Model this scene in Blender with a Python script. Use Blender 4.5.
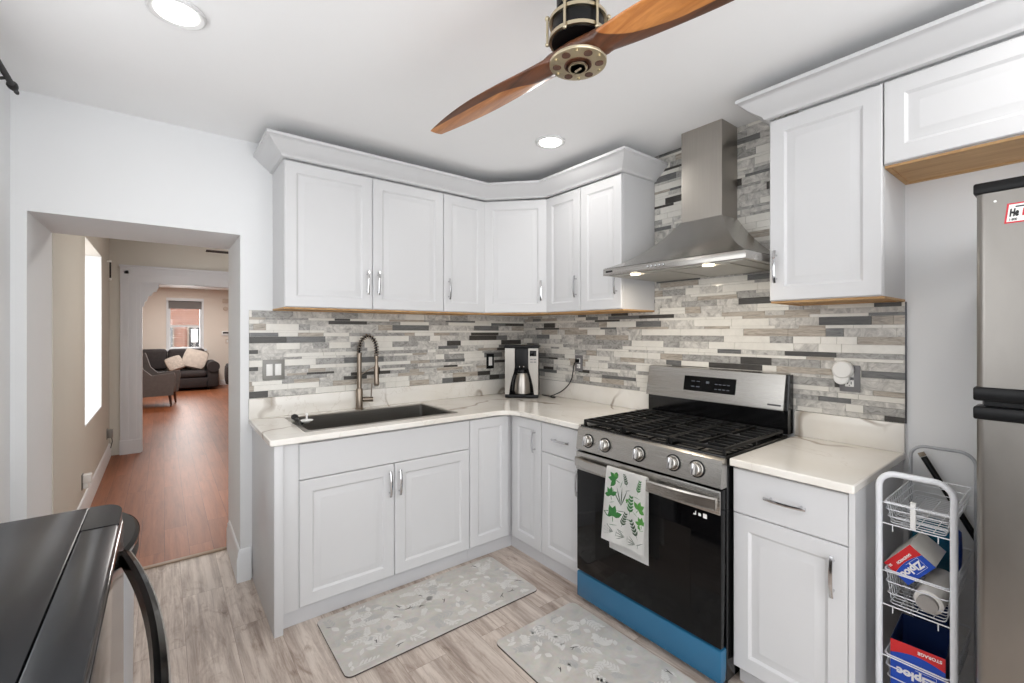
import bpy, bmesh, math, random
from mathutils import Vector, Matrix
PI = math.pi
for o in list(bpy.data.objects): bpy.data.objects.remove(o)
S = bpy.context.scene
COL = S.collection

# ------------------------------------------------------------------ camera, world, lights, exposure
cam_d = bpy.data.cameras.new('camera'); cam = bpy.data.objects.new('camera', cam_d); COL.objects.link(cam)
cam.location = (-2.422, -2.956, 1.4125)
cam.rotation_euler = (PI/2, 0, -math.radians(37.8))
cam_d.sensor_fit = 'HORIZONTAL'; cam_d.sensor_width = 36.0
cam_d.lens = 450.0*36.0/1024.0
cam_d.shift_x = 0.0; cam_d.shift_y = -(341.5-331.8)/1024.0
cam_d.clip_start = 0.02; cam_d.clip_end = 200
S.camera = cam

W = bpy.data.worlds.new('daylight'); S.world = W; W.use_nodes = True
bg = W.node_tree.nodes['Background']
bg.inputs['Color'].default_value = (0.965, 0.98, 1.0, 1); bg.inputs['Strength'].default_value = 2.3

S.view_settings.view_transform = 'Standard'; S.view_settings.look = 'None'
S.view_settings.gamma = 1.0; S.view_settings.use_curve_mapping = False
S.view_settings.exposure = 0.40

def area_light(name, loc, rot, sx, sy, power, col=(1, 1, 1), shape='RECTANGLE', spread=PI):
    d = bpy.data.lights.new(name, 'AREA'); d.shape = shape; d.size = sx
    if shape in ('RECTANGLE', 'ELLIPSE'): d.size_y = sy
    d.energy = power; d.color = col; d.spread = spread
    o = bpy.data.objects.new(name, d); COL.objects.link(o); o.location = loc; o.rotation_euler = rot
    return o
# daylight coming in through the dining room window and the living room window
area_light('daylight_dining_window', (-3.34, 2.5, 1.45), (0, -PI/2, 0), 1.3, 1.2, 9, (1, .99, .98))
area_light('daylight_living_window', (-1.97, 11.62, 1.6), (-PI/2, 0, 0), .7, 1.2, 30, (1, .98, .96))

# ------------------------------------------------------------------ materials
def s2l(c):
    return tuple(((v/255.0)/12.92 if v/255.0 <= .04045 else ((v/255.0+.055)/1.055)**2.4) for v in c)+(1.0,)
class NT:
    def __init__(s, name):
        s.m = bpy.data.materials.new(name); s.m.use_nodes = True; s.t = s.m.node_tree
        s.b = s.t.nodes['Principled BSDF']
    def n(s, typ, **kw):
        nd = s.t.nodes.new(typ)
        for k, v in kw.items():
            if k.startswith('_'): setattr(nd, k[1:], v)
            else:
                key = k.replace('__', ' ')
                if isinstance(v, bpy.types.NodeSocket): s.t.links.new(v, nd.inputs[key])
                else: nd.inputs[key].default_value = v
        return nd
    def l(s, a, b): s.t.links.new(a, b)
    def pos(s): return s.n('ShaderNodeNewGeometry').outputs['Position']
    def objc(s): return s.n('ShaderNodeTexCoord').outputs['Object']
    def scale(s, vec, sc):
        nd = s.n('ShaderNodeVectorMath', _operation='MULTIPLY'); s.l(vec, nd.inputs[0]); nd.inputs[1].default_value = sc
        return nd.outputs[0]
    def noise(s, vec, sc=5, det=4, rough=.55, dist=0):
        nd = s.n('ShaderNodeTexNoise'); s.l(vec, nd.inputs['Vector']); nd.inputs['Scale'].default_value = sc
        nd.inputs['Detail'].default_value = det; nd.inputs['Roughness'].default_value = rough; nd.inputs['Distortion'].default_value = dist
        return nd
    def ramp(s, fac, stops, interp='LINEAR'):
        nd = s.n('ShaderNodeValToRGB'); s.l(fac, nd.inputs[0]); cr = nd.color_ramp; cr.interpolation = interp
        while len(cr.elements) < len(stops): cr.elements.new(.5)
        for e, (p, c) in zip(cr.elements, stops): e.position = p; e.color = c
        return nd.outputs['Color']
    def mix(s, fac, a, b, mode='MIX'):
        nd = s.n('ShaderNodeMixRGB', _blend_type=mode)
        for k, v in (('Fac', fac), ('Color1', a), ('Color2', b)):
            if isinstance(v, bpy.types.NodeSocket): s.l(v, nd.inputs[k])
            else: nd.inputs[k].default_value = v
        return nd.outputs[0]
    def bump(s, h, st=.2, d=.01):
        nd = s.n('ShaderNodeBump'); s.l(h, nd.inputs['Height']); nd.inputs['Strength'].default_value = st; nd.inputs['Distance'].default_value = d
        s.l(nd.outputs[0], s.b.inputs['Normal'])
def P(name, c, rough=.5, metal=0.0, var=.04, nsc=6, spec=.5, coat=0, emit=None, estr=1):
    k = NT(name); b = k.b; base = s2l(c)
    if var > 0:
        nz = k.noise(k.objc(), nsc, 3)
        lo = tuple(max(0, v*(1-var)) for v in base[:3])+(1,); hi = tuple(min(1, v*(1+var)) for v in base[:3])+(1,)
        k.l(k.ramp(nz.outputs['Fac'], [(.3, lo), (.7, hi)]), b.inputs['Base Color'])
    else: b.inputs['Base Color'].default_value = base
    b.inputs['Roughness'].default_value = rough; b.inputs['Metallic'].default_value = metal
    b.inputs['Specular IOR Level'].default_value = spec
    if coat: b.inputs['Coat Weight'].default_value = coat; b.inputs['Coat Roughness'].default_value = .05
    if emit: b.inputs['Emission Color'].default_value = s2l(emit); b.inputs['Emission Strength'].default_value = estr
    return k.m
def emis(name, c, st):
    k = NT(name); k.b.inputs['Base Color'].default_value = s2l(c)
    k.b.inputs['Emission Color'].default_value = s2l(c); k.b.inputs['Emission Strength'].default_value = st
    return k.m
def brushed(name, c, rough=.28, axis=(1, 40, 40), var=.12):
    k = NT(name); b = k.b; nz = k.noise(k.scale(k.pos(), axis), 8, 3)
    base = s2l(c); lo = tuple(v*(1-var) for v in base[:3])+(1,); hi = tuple(min(1, v*(1+var)) for v in base[:3])+(1,)
    k.l(k.ramp(nz.outputs['Fac'], [(.25, lo), (.75, hi)]), b.inputs['Base Color'])
    mr = k.n('ShaderNodeMapRange'); k.l(nz.outputs['Fac'], mr.inputs[0]); mr.inputs[3].default_value = rough*.92; mr.inputs[4].default_value = rough*1.08
    k.l(mr.outputs[0], b.inputs['Roughness']); b.inputs['Metallic'].default_value = 1
    return k.m
M = {}
M['wall'] = P('kitchen_wall_paint', (231, 232, 233), .7, var=.01, nsc=2)
M['ceil'] = P('ceiling_paint', (246, 246, 246), .8, var=.01, nsc=2)
M['beige'] = P('dining_wall_paint', (210, 206, 196), .7, var=.015, nsc=2)
M['cream'] = P('living_wall_paint', (232, 222, 211), .7, var=.015, nsc=2)
M['trimw'] = P('trim_white_gloss', (233, 235, 237), .35, var=.01)
M['cab'] = P('cabinet_white', (206, 206, 207), .36, var=.008, nsc=3)
M['cabin'] = P('cabinet_carcass_white', (205, 205, 206), .4, var=.01)
def woodmat(name, c1, c2, axis, rough=.5, sc=3.0, coat=0):
    k = NT(name); nz = k.noise(k.scale(k.pos(), axis), sc, 6, .6, .6)
    k.l(k.ramp(nz.outputs['Fac'], [(.3, s2l(c1)), (.7, s2l(c2))]), k.b.inputs['Base Color']); k.b.inputs['Roughness'].default_value = rough
    k.bump(nz.outputs['Fac'], .08, .004)
    if coat: k.b.inputs['Coat Weight'].default_value = coat; k.b.inputs['Coat Roughness'].default_value = .15
    return k.m
M['ply'] = woodmat('cabinet_underside_wood', (182, 138, 88), (208, 168, 116), (10, 1.5, 10), .55)
M['steel'] = brushed('brushed_steel', (182, 179, 174), .27, (160, .5, 160), .02)
M['steelv'] = brushed('brushed_steel_vertical', (174, 169, 162), .3, (60, 60, .6), .05)
M['fridge'] = brushed('fridge_steel', (150, 146, 141), .34, (2, 2, .8), .05)
M['hood'] = brushed('hood_steel', (186, 183, 178), .26, (60, .6, 60), .04)
M['sinkst'] = brushed('sink_steel', (150, 147, 142), .3, (1, 40, 40))
M['nickel'] = P('brushed_nickel', (146, 134, 121), .3, 1, .05)
M['chrome'] = P('chrome', (205, 205, 207), .12, 1, 0)
M['blk'] = P('black_plastic', (16, 16, 17), .35, var=.05, spec=.25)
M['blkgl'] = P('black_glass', (8, 8, 9), .07, var=0, spec=.22)
M['blkmat'] = P('black_matte', (24, 24, 25), .6, var=.05)
M['iron'] = P('cast_iron', (19, 19, 19), .4, var=.15, nsc=60, spec=.25)
M['enamel'] = P('black_enamel', (15, 15, 16), .12, var=0)
M['bluefilm'] = P('blue_protective_film', (44, 102, 138), .2, var=.06, nsc=3, spec=.5)
M['white'] = P('white_plastic', (236, 235, 232), .35, var=.01)
M['wire'] = P('white_coated_wire', (226, 228, 232), .3, var=0)
M['greywire'] = P('grey_coated_wire', (170, 172, 176), .35, var=0)
M['grout'] = P('tile_grout', (196, 192, 184), .8, var=.04, nsc=40)
M['lamp'] = emis('lamp_glow', (255, 252, 246), 4.0)
M['lampw'] = emis('hood_lamp_glow', (255, 240, 215), 5.0)
M['sage'] = P('dark_sofa_cloth', (58, 52, 52), .85, var=.12, nsc=20)
M['chairg'] = P('grey_chair_cloth', (112, 106, 104), .85, var=.08, nsc=20)
M['brass'] = P('antique_nickel', (200, 188, 162), .3, 1, .06)
def tilemat(name, c, amt, rough=.25, stretch=(1, 1, 1), sc=18):
    k = NT(name); p = k.pos(); nz = k.noise(k.scale(p, stretch), sc, 6, .65, 1.4)
    base = s2l(c); lo = tuple(v*(1-amt) for v in base[:3])+(1,); hi = tuple(min(1, v*(1+amt*.8)) for v in base[:3])+(1,)
    k.l(k.ramp(nz.outputs['Fac'], [(.32, lo), (.5, base), (.68, hi)]), k.b.inputs['Base Color']); k.b.inputs['Roughness'].default_value = rough
    return k.m
TILE = [tilemat('tile_white_glass', (226, 223, 215), .05, .12), tilemat('tile_pale_marble', (194, 191, 185), .42, .3, (1, 1, 1), 20),
        tilemat('tile_grey_marble', (160, 158, 154), .45, .3, (1, 1, 1.5), 26), tilemat('tile_striated_taupe', (172, 163, 151), .38, .35, (1, 1, 7), 12),
        tilemat('tile_slate', (108, 108, 107), .35, .3, (1, 1, 6), 14), tilemat('tile_dark_slate', (64, 61, 57), .4, .3, (1, 1, 6), 14)]
def marble():
    k = NT('quartz_countertop'); p = k.pos(); b = k.b
    big = k.noise(p, 1.6, 3, .5); 
    dist = k.n('ShaderNodeVectorMath', _operation='MULTIPLY_ADD'); k.l(big.outputs['Color'], dist.inputs[0]); dist.inputs[1].default_value = (.75, .75, .75); k.l(p, dist.inputs[2])
    w = k.n('ShaderNodeTexVoronoi', _feature='DISTANCE_TO_EDGE'); k.l(dist.outputs[0], w.inputs['Vector']); w.inputs['Scale'].default_value = 1.35
    mk = k.noise(p, 2.1, 2); mkr = k.ramp(mk.outputs['Fac'], [(.42, (0, 0, 0, 1)), (.52, (1, 1, 1, 1))])
    v0 = k.ramp(w.outputs['Distance'], [(0, (.9, .9, .9, 1)), (.010, (.6, .6, .6, 1)), (.020, (0, 0, 0, 1))])
    v1 = k.mix(1.0, v0, mkr, 'MULTIPLY')
    n2 = k.noise(p, 2.3, 5, .6, .8)
    v2 = k.ramp(n2.outputs['Fac'], [(.492, (0, 0, 0, 1)), (.5, (.35, .35, .35, 1)), (.508, (0, 0, 0, 1))])
    cl = k.noise(p, 3, 4)
    base = k.ramp(cl.outputs['Fac'], [(.35, s2l((226, 221, 212))), (.65, s2l((236, 233, 227)))])
    c = k.mix(v2, base, s2l((196, 186, 172))); c = k.mix(v1, c, s2l((158, 146, 132)))
    k.l(c, b.inputs['Base Color']); b.inputs['Roughness'].default_value = .16
    return k.m
M['quartz'] = marble()
def planks(name, cols, width, length, streak, rough, mortar, spec=.5, knots=False):
    k = NT(name); p = k.pos(); sp = k.n('ShaderNodeSeparateXYZ'); k.l(p, sp.inputs[0])
    cb = k.n('ShaderNodeCombineXYZ'); k.l(sp.outputs['Y'], cb.inputs['X']); k.l(sp.outputs['X'], cb.inputs['Y'])
    br = k.n('ShaderNodeTexBrick'); k.l(cb.outputs[0], br.inputs['Vector']); br.offset = .37; br.inputs['Scale'].default_value = 1
    br.inputs['Brick Width'].default_value = length; br.inputs['Row Height'].default_value = width; br.inputs['Mortar Size'].default_value = .0009
    br.inputs['Color1'].default_value = (0, 0, 0, 1); br.inputs['Color2'].default_value = (1, 1, 1, 1); br.inputs['Mortar'].default_value = (.5, .5, .5, 1)
    br.inputs['Mortar Smooth'].default_value = 0
    off = k.n('ShaderNodeVectorMath', _operation='MULTIPLY_ADD'); k.l(br.outputs['Color'], off.inputs[0]); off.inputs[1].default_value = (7, 13, 3); k.l(p, off.inputs[2])
    n1 = k.noise(k.scale(off.outputs[0], (13, .8, 1)), 1.8, 10, .74, .35)
    n2 = k.noise(k.scale(off.outputs[0], (2.5, .8, 1)), 1.6, 3, .5, .5)
    base = k.ramp(n1.outputs['Fac'], [(.34, s2l(cols[0])), (.46, s2l(cols[1])), (.56, s2l(cols[2])), (.7, s2l(cols[3]))])
    tone = k.ramp(n2.outputs['Fac'], [(.3, s2l(cols[4])), (.7, s2l(cols[5]))])
    c = k.mix(.34, base, tone)
    tv = k.ramp(br.outputs['Color'], [(0, (.80, .80, .80, 1)), (1, (1.0, 1.0, 1.0, 1))]); c = k.mix(streak, c, tv, 'MULTIPLY')
    if knots:
        n3 = k.noise(k.scale(off.outputs[0], (5, 1.6, 1)), 2.4, 7, .7, 1.6)
        c = k.mix(1.0, c, k.ramp(n3.outputs['Fac'], [(.30, (.56, .50, .46, 1)), (.40, (.84, .81, .79, 1)), (.50, (1, 1, 1, 1))]), 'MULTIPLY')
    c = k.mix(br.outputs['Fac'], c, s2l(mortar)); k.l(c, k.b.inputs['Base Color'])
    k.b.inputs['Roughness'].default_value = rough; k.b.inputs['Specular IOR Level'].default_value = spec
    k.bump(n1.outputs['Fac'], .08, .003)
    return k.m
M['vinyl'] = planks('grey_vinyl_planks', [(112, 92, 80), (166, 149, 137), (208, 195, 184), (224, 213, 203), (160, 142, 130), (230, 219, 209)], .18, 1.22, .55, .42, (140, 126, 114), knots=True)
M['redwood'] = planks('red_brown_wood_planks', [(116, 64, 36), (146, 86, 52), (162, 98, 62), (174, 110, 74), (136, 76, 46), (170, 104, 68)], .127, 1.1, 1.0, .42, (66, 36, 26), .35)
def brick():
    k = NT('red_brick'); p = k.pos(); sp = k.n('ShaderNodeSeparateXYZ'); k.l(p, sp.inputs[0])
    cb = k.n('ShaderNodeCombineXYZ'); k.l(sp.outputs['X'], cb.inputs['X']); k.l(sp.outputs['Z'], cb.inputs['Y'])
    br = k.n('ShaderNodeTexBrick'); k.l(cb.outputs[0], br.inputs['Vector']); br.inputs['Scale'].default_value = 1
    br.inputs['Brick Width'].default_value = .24; br.inputs['Row Height'].default_value = .085; br.inputs['Mortar Size'].default_value = .012
    br.inputs['Color1'].default_value = s2l((128, 72, 54)); br.inputs['Color2'].default_value = s2l((150, 96, 76)); br.inputs['Mortar'].default_value = s2l((168, 150, 138))
    k.l(br.outputs['Color'], k.b.inputs['Base Color']); k.b.inputs['Roughness'].default_value = .85
    return k.m
M['brick'] = brick()
def matmat(name, c):
    k = NT(name); p = k.pos(); n1 = k.noise(p, 7, 4, .6, .8); n2 = k.noise(p, 40, 4, .6)
    base = s2l(c); c1 = k.ramp(n1.outputs['Fac'], [(.3, tuple(v*.84 for v in base[:3])+(1,)), (.7, tuple(min(1, v*1.1) for v in base[:3])+(1,))])
    c2 = k.mix(.12, c1, n2.outputs['Color'], 'OVERLAY'); k.l(c2, k.b.inputs['Base Color']); k.b.inputs['Roughness'].default_value = .6
    return k.m
M['mat'] = matmat('floor_mat_vinyl', (190, 186, 180))
M['matl'] = P('mat_pale_leaf', (206, 204, 200), .6, var=.05, nsc=30)
M['matg'] = P('mat_grey_leaf', (176, 175, 173), .6, var=.06, nsc=30)
M['matd'] = P('mat_dark_sprig', (84, 80, 78), .6, var=.1)
M['matedge'] = P('mat_dark_edge', (66, 58, 52), .7)
def glass():
    k = NT('window_glass'); t = k.t; tr = k.n('ShaderNodeBsdfTransparent'); gl = k.n('ShaderNodeBsdfGlossy'); gl.inputs['Roughness'].default_value = .02
    mx = k.n('ShaderNodeMixShader'); mx.inputs[0].default_value = .06; k.l(tr.outputs[0], mx.inputs[1]); k.l(gl.outputs[0], mx.inputs[2])
    k.l(mx.outputs[0], t.nodes['Material Output'].inputs['Surface']); return k.m
M['glass'] = glass()
def propeller_wood(bd, L):
    # two laminations: amber face, dark walnut root and leading edge, boundary laid out along the blade
    k = NT('propeller_two_tone_wood'); p = k.objc()
    def dot(v):
        nd = k.n('ShaderNodeVectorMath', _operation='DOT_PRODUCT'); k.l(p, nd.inputs[0]); nd.inputs[1].default_value = v; return nd.outputs['Value']
    def mt(op, a, b2=None):
        nd = k.n('ShaderNodeMath', _operation=op)
        for i, v in enumerate((a, b2)):
            if v is None: continue
            if isinstance(v, bpy.types.NodeSocket): k.l(v, nd.inputs[i])
            else: nd.inputs[i].default_value = v
        return nd.outputs[0]
    d = dot((bd.x, bd.y, 0)); off = mt('MULTIPLY', dot((bd.y, -bd.x, 0)), mt('SIGN', d)); t = mt('DIVIDE', mt('ABSOLUTE', d), L)
    nz = k.noise(k.scale(p, (14, 2.2, 8)), 2.6, 6, .6, .6); nb = k.noise(p, 1.5, 1)
    q = mt('POWER', mt('MAXIMUM', mt('DIVIDE', mt('SUBTRACT', .46, t), .34), 0.0), 1.7)
    lim = mt('ADD', mt('MULTIPLY', q, .085), -.033)
    edge = mt('DIVIDE', mt('SUBTRACT', off, lim), .003); edge = mt('MINIMUM', mt('MAXIMUM', edge, 0.0), 1.0)
    am = k.ramp(nz.outputs['Fac'], [(.3, s2l((158, 90, 40))), (.7, s2l((214, 146, 82)))]); wa = k.ramp(nz.outputs['Fac'], [(.3, s2l((64, 36, 22))), (.7, s2l((112, 66, 40)))])
    k.l(k.mix(edge, wa, am), k.b.inputs['Base Color']); k.b.inputs['Roughness'].default_value = .35; k.b.inputs['Coat Weight'].default_value = .3; k.b.inputs['Coat Roughness'].default_value = .2
    return k.m
M['walnut'] = woodmat('dark_walnut', (58, 32, 20), (98, 56, 34), (22, 2.0, 10), .35, 3, .4)
M['amber'] = woodmat('amber_wood', (146, 80, 34), (204, 130, 66), (16, 2.2, 8), .35, 2.6, .4)

# ------------------------------------------------------------------ mesh helpers
class B:
    def __init__(s): s.bm = bmesh.new()
    def _setm(s, faces, m):
        for f in faces: f.material_index = m
    def box(s, x0, x1, y0, y1, z0, z1, bev=0, m=0, seg=2, T=None):
        x0, x1 = min(x0, x1), max(x0, x1); y0, y1 = min(y0, y1), max(y0, y1); z0, z1 = min(z0, z1), max(z0, z1)
        vs = [s.bm.verts.new(c) for c in ((x0, y0, z0), (x1, y0, z0), (x1, y1, z0), (x0, y1, z0), (x0, y0, z1), (x1, y0, z1), (x1, y1, z1), (x0, y1, z1))]
        fs = [s.bm.faces.new([vs[i] for i in q]) for q in ((3, 2, 1, 0), (4, 5, 6, 7), (0, 1, 5, 4), (1, 2, 6, 5), (2, 3, 7, 6), (3, 0, 4, 7))]
        s._setm(fs, m)
        if bev > 0:
            es = list({e for f in fs for e in f.edges})
            r = bmesh.ops.bevel(s.bm, geom=es, offset=bev, segments=seg, profile=.5, affect='EDGES'); s._setm(r['faces'], m)
            if T: 
                vv = {v for f in r['faces'] for v in f.verts} | {v for v in vs if v.is_valid}
                bmesh.ops.transform(s.bm, matrix=T, verts=list(vv))
        elif T: bmesh.ops.transform(s.bm, matrix=T, verts=vs)
        return s
    def prism(s, poly, d0, d1, T=None, m=0):
        """poly in local (a,c) plane, extruded from d0 to d1 along local b; T maps (a,b,c) to world"""
        n = len(poly); v0 = [s.bm.verts.new((a, d0, c)) for a, c in poly]; v1 = [s.bm.verts.new((a, d1, c)) for a, c in poly]
        fs = [s.bm.faces.new(v0), s.bm.faces.new(v1[::-1])]
        for i in range(n): j = (i+1) % n; fs.append(s.bm.faces.new((v0[j], v0[i], v1[i], v1[j])))
        s._setm(fs, m)
        if T: bmesh.ops.transform(s.bm, matrix=T, verts=v0+v1)
        return s
    def zprism(s, poly, z0, z1, m=0):
        n = len(poly); v0 = [s.bm.verts.new((a, b, z0)) for a, b in poly]; v1 = [s.bm.verts.new((a, b, z1)) for a, b in poly]
        fs = [s.bm.faces.new(v0[::-1]), s.bm.faces.new(v1)]
        for i in range(n): j = (i+1) % n; fs.append(s.bm.faces.new((v0[i], v0[j], v1[j], v1[i])))
        s._setm(fs, m); return s
    def loft(s, rings, cap=True, m=0, closed=True):
        R = [[s.bm.verts.new(p) for p in r] for r in rings]; fs = []
        n = len(R[0])
        for a, b in zip(R, R[1:]):
            for i in range(n if closed else n-1):
                j = (i+1) % n; fs.append(s.bm.faces.new((a[i], a[j], b[j], b[i])))
        if cap: fs += [s.bm.faces.new(R[0][::-1]), s.bm.faces.new(R[-1])]
        s._setm(fs, m); return s
    def cyl(s, p0, p1, r, r2=None, seg=20, m=0):
        p0 = Vector(p0); p1 = Vector(p1); d = (p1-p0).normalized()
        u = d.orthogonal().normalized(); w = d.cross(u); r2 = r if r2 is None else r2
        def ring(p, rr): return [p+u*(rr*math.cos(2*PI*i/seg))+w*(rr*math.sin(2*PI*i/seg)) for i in range(seg)]
        return s.loft([ring(p0, r), ring(p1, r2)], m=m)
    def lathe(s, prof, c=(0, 0, 0), axis=(0, 0, 1), seg=28, m=0):
        c = Vector(c); d = Vector(axis).normalized(); u = d.orthogonal().normalized(); w = d.cross(u)
        return s.loft([[c+d*h+u*(max(r, 1e-4)*math.cos(2*PI*i/seg))+w*(max(r, 1e-4)*math.sin(2*PI*i/seg)) for i in range(seg)] for r, h in prof], m=m)
    def tube(s, path, r, seg=8, closed=False, m=0, flat=None):
        path = [Vector(p) for p in path]; n = len(path); rings = []; up = None
        for i, p in enumerate(path):
            if closed: t = (path[(i+1) % n]-path[i-1]).normalized()
            else: t = (path[min(i+1, n-1)]-path[max(i-1, 0)]).normalized()
            if up is None: u = t.orthogonal().normalized()
            else:
                u = up-t*up.dot(t); u = u.normalized() if u.length > 1e-6 else t.orthogonal().normalized()
            up = u; w = t.cross(u); rr = r[i] if isinstance(r, (list, tuple)) else r
            rings.append([p+u*(rr*math.cos(2*PI*k/seg))+w*(rr*math.sin(2*PI*k/seg)) for k in range(seg)])
        if closed: rings.append(rings[0]); return s.loft(rings, cap=False, m=m)
        return s.loft(rings, m=m)
    def ball(s, c, rx, ry=None, rz=None, m=0, u=16, v=10, T=None):
        ry = rx if ry is None else ry; rz = rx if rz is None else rz
        r = bmesh.ops.create_uvsphere(s.bm, u_segments=u, v_segments=v, radius=1)
        mt = Matrix.Translation(c) @ (T if T else Matrix()) @ Matrix.Diagonal((rx, ry, rz, 1))
        bmesh.ops.transform(s.bm, matrix=mt, verts=r['verts'])
        s._setm({f for vv in r['verts'] for f in vv.link_faces}, m); return s
    def grid(s, fn, nu, nv, m=0):
        g = [[s.bm.verts.new(fn(i/nu, j/nv)) for j in range(nv+1)] for i in range(nu+1)]
        for i in range(nu):
            for j in range(nv): s.bm.faces.new((g[i][j], g[i+1][j], g[i+1][j+1], g[i][j+1])).material_index = m
        return s
    def face(s, pts, m=0):
        s.bm.faces.new([s.bm.verts.new(p) for p in pts]).material_index = m; return s
    def xf(s, T): bmesh.ops.transform(s.bm, matrix=T, verts=s.bm.verts[:]); return s
ORG = {}
def finish(me, angle=32):
    for p in me.polygons: p.use_smooth = True
    me.set_sharp_from_angle(angle=math.radians(angle))
def obj(name, b, mats, parent=None, loc=None, angle=32, recalc=True):
    if not isinstance(mats, (list, tuple)): mats = [mats]
    bm = b.bm
    if recalc: bmesh.ops.recalc_face_normals(bm, faces=bm.faces[:])
    if parent is not None: org = ORG[parent.name]
    elif loc is not None: org = Vector(loc)
    else:
        xs = [v.co for v in bm.verts]
        org = Vector(((min(c.x for c in xs)+max(c.x for c in xs))/2, (min(c.y for c in xs)+max(c.y for c in xs))/2, min(c.z for c in xs)))
    bmesh.ops.translate(bm, vec=-org, verts=bm.verts[:])
    me = bpy.data.meshes.new(name); bm.to_mesh(me); bm.free()
    for mm in mats: me.materials.append(mm)
    finish(me, angle)
    o = bpy.data.objects.new(name, me); COL.objects.link(o)
    if parent is not None: o.parent = parent
    else: o.location = org
    ORG[o.name] = org.copy()
    return o
def tag(o, label, cat, group=None):
    o['label'] = label; o['category'] = cat
    if group: o['group'] = group
    return o
def thing(name, label, cat, loc, group=None):
    o = bpy.data.objects.new(name, None); COL.objects.link(o); o.location = loc; o.empty_display_size = .1
    ORG[o.name] = Vector(loc); return tag(o, label, cat, group)
def struct(name, b, mats, parent=None, angle=32):
    o = obj(name, b, mats, parent, angle=angle)
    if parent is None: o['kind'] = 'structure'
    return o
def FR(o, u, n):
    """frame: local a along u, b along n (outwards), c up"""
    u = Vector(u).normalized(); n = Vector(n).normalized(); o = Vector(o)
    return Matrix(((u.x, n.x, 0, o.x), (u.y, n.y, 0, o.y), (u.z, n.z, 1, o.z), (0, 0, 0, 1)))
def bevmod(o, w, seg=2, ang=40):
    md = o.modifiers.new('bevel', 'BEVEL'); md.width = w; md.segments = seg; md.limit_method = 'ANGLE'; md.angle_limit = math.radians(ang); return o
def text(name, string, size, mat, parent, T, bold=0.0, align='CENTER', shear=0, ext=.0003):
    cu = bpy.data.curves.new(name, 'FONT'); cu.body = string; cu.size = size; cu.align_x = align; cu.align_y = 'CENTER'; cu.offset = bold; cu.shear = shear; cu.extrude = ext
    t = bpy.data.objects.new(name+'_tmp', cu); COL.objects.link(t)
    dg = bpy.context.evaluated_depsgraph_get(); me = bpy.data.meshes.new_from_object(t.evaluated_get(dg))
    bpy.data.objects.remove(t)
    me.name = name; me.transform(Matrix.Translation(-ORG[parent.name]) @ T)
    me.materials.clear(); me.materials.append(mat)
    o = bpy.data.objects.new(name, me); COL.objects.link(o); o.parent = parent; ORG[o.name] = ORG[parent.name].copy()
    return o
def arc(c, r, a0, a1, n, ax1, ax2):
    c = Vector(c); ax1 = Vector(ax1); ax2 = Vector(ax2)
    return [c+ax1*(r*math.cos(a0+(a1-a0)*i/n))+ax2*(r*math.sin(a0+(a1-a0)*i/n)) for i in range(n+1)]

CEIL = 2.50
UX, UY = (1, 0, 0), (0, -1, 0)          # viewer's right on the sink wall / on the range wall
NB, NR = (0, -1, 0), (-1, 0, 0)         # outward normals of those walls

# ------------------------------------------------------------------ structure: kitchen
DT = .58                                  # depth of the passage through the thick sink wall
struct('floor', B().box(-3.1, .12, -3.75, .505, -.1, 0), M['vinyl'])
struct('floor_dining', B().box(-4.4, .6, .505, 11.4, -.1, 0), M['redwood'])
struct('ceiling', B().box(-3.1, .12, -3.75, 0, CEIL, CEIL+.1), M['ceil'])
struct('wall_back', B().box(-3.1, -2.909, 0, DT, 0, CEIL+.1).box(-2.909, -2.076, 0, DT, 1.961, CEIL+.1).box(-2.076, .12, 0, DT, 0, CEIL+.1), M['wall'])
struct('wall_right', B().box(0, .12, -3.75, 0, 0, CEIL), M['wall'])
WL0, WL1, WZ0, WZ1 = -2.55, -.75, 1.06, 2.2
struct('wall_left', B().box(-3.1, -2.96, -3.75, WL0, 0, CEIL).box(-3.1, -2.96, WL1, 0, 0, CEIL).box(-3.1, -2.96, WL0, WL1, 0, WZ0).box(-3.1, -2.96, WL0, WL1, WZ1, CEIL), M['wall'])
w3 = struct('window_3', B().box(-3.07, -3.03, WL0, WL0+.05, WZ0, WZ1).box(-3.07, -3.03, WL1-.05, WL1, WZ0, WZ1).box(-3.07, -3.03, WL0+.05, WL1-.05, WZ0, WZ0+.05).box(-3.07, -3.03, WL0+.05, WL1-.05, WZ1-.05, WZ1), M['trimw'])
struct('pane', B().box(-3.052, -3.048, WL0+.05, WL1-.05, WZ0+.05, WZ1-.05), M['glass'], w3)

# baseboard with a moulded cap, around the jamb and along the short wall beside the cabinets
BBP = [(0, 0), (.018, 0), (.018, .10), (.013, .115), (.013, .125), (.006, .137), (0, .14)]
def baseboard(name, path, h=1.0, mat=None):
    """path: floor polyline, room on the left-hand side of travel offset; profile swept with mitres"""
    pts = [Vector((p[0], p[1], 0)) for p in path]; n = len(pts); rings = []
    for i in range(n):
        d0 = (pts[i]-pts[i-1]).normalized() if i else None; d1 = (pts[i+1]-pts[i]).normalized() if i < n-1 else None
        na = Vector((-d0.y, d0.x, 0)) if d0 else None; nb = Vector((-d1.y, d1.x, 0)) if d1 else None
        if na is None: mdir = nb
        elif nb is None: mdir = na
        else: mdir = (na+nb); mdir = mdir/ (1+na.dot(nb))
        rings.append([pts[i]+mdir*a+Vector((0, 0, c*h)) for a, c in BBP])
    return struct(name, B().loft(rings), mat or M['trimw'])
baseboard('baseboard_jamb', [(-2.024, -.0005), (-2.0765, -.0005), (-2.0765, .50)], 1.3)
struct('trim_1', B().box(-2.905, -2.08, .485, .525, 0, .007, .003), P('threshold_strip', (150, 128, 106), .45))

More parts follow.
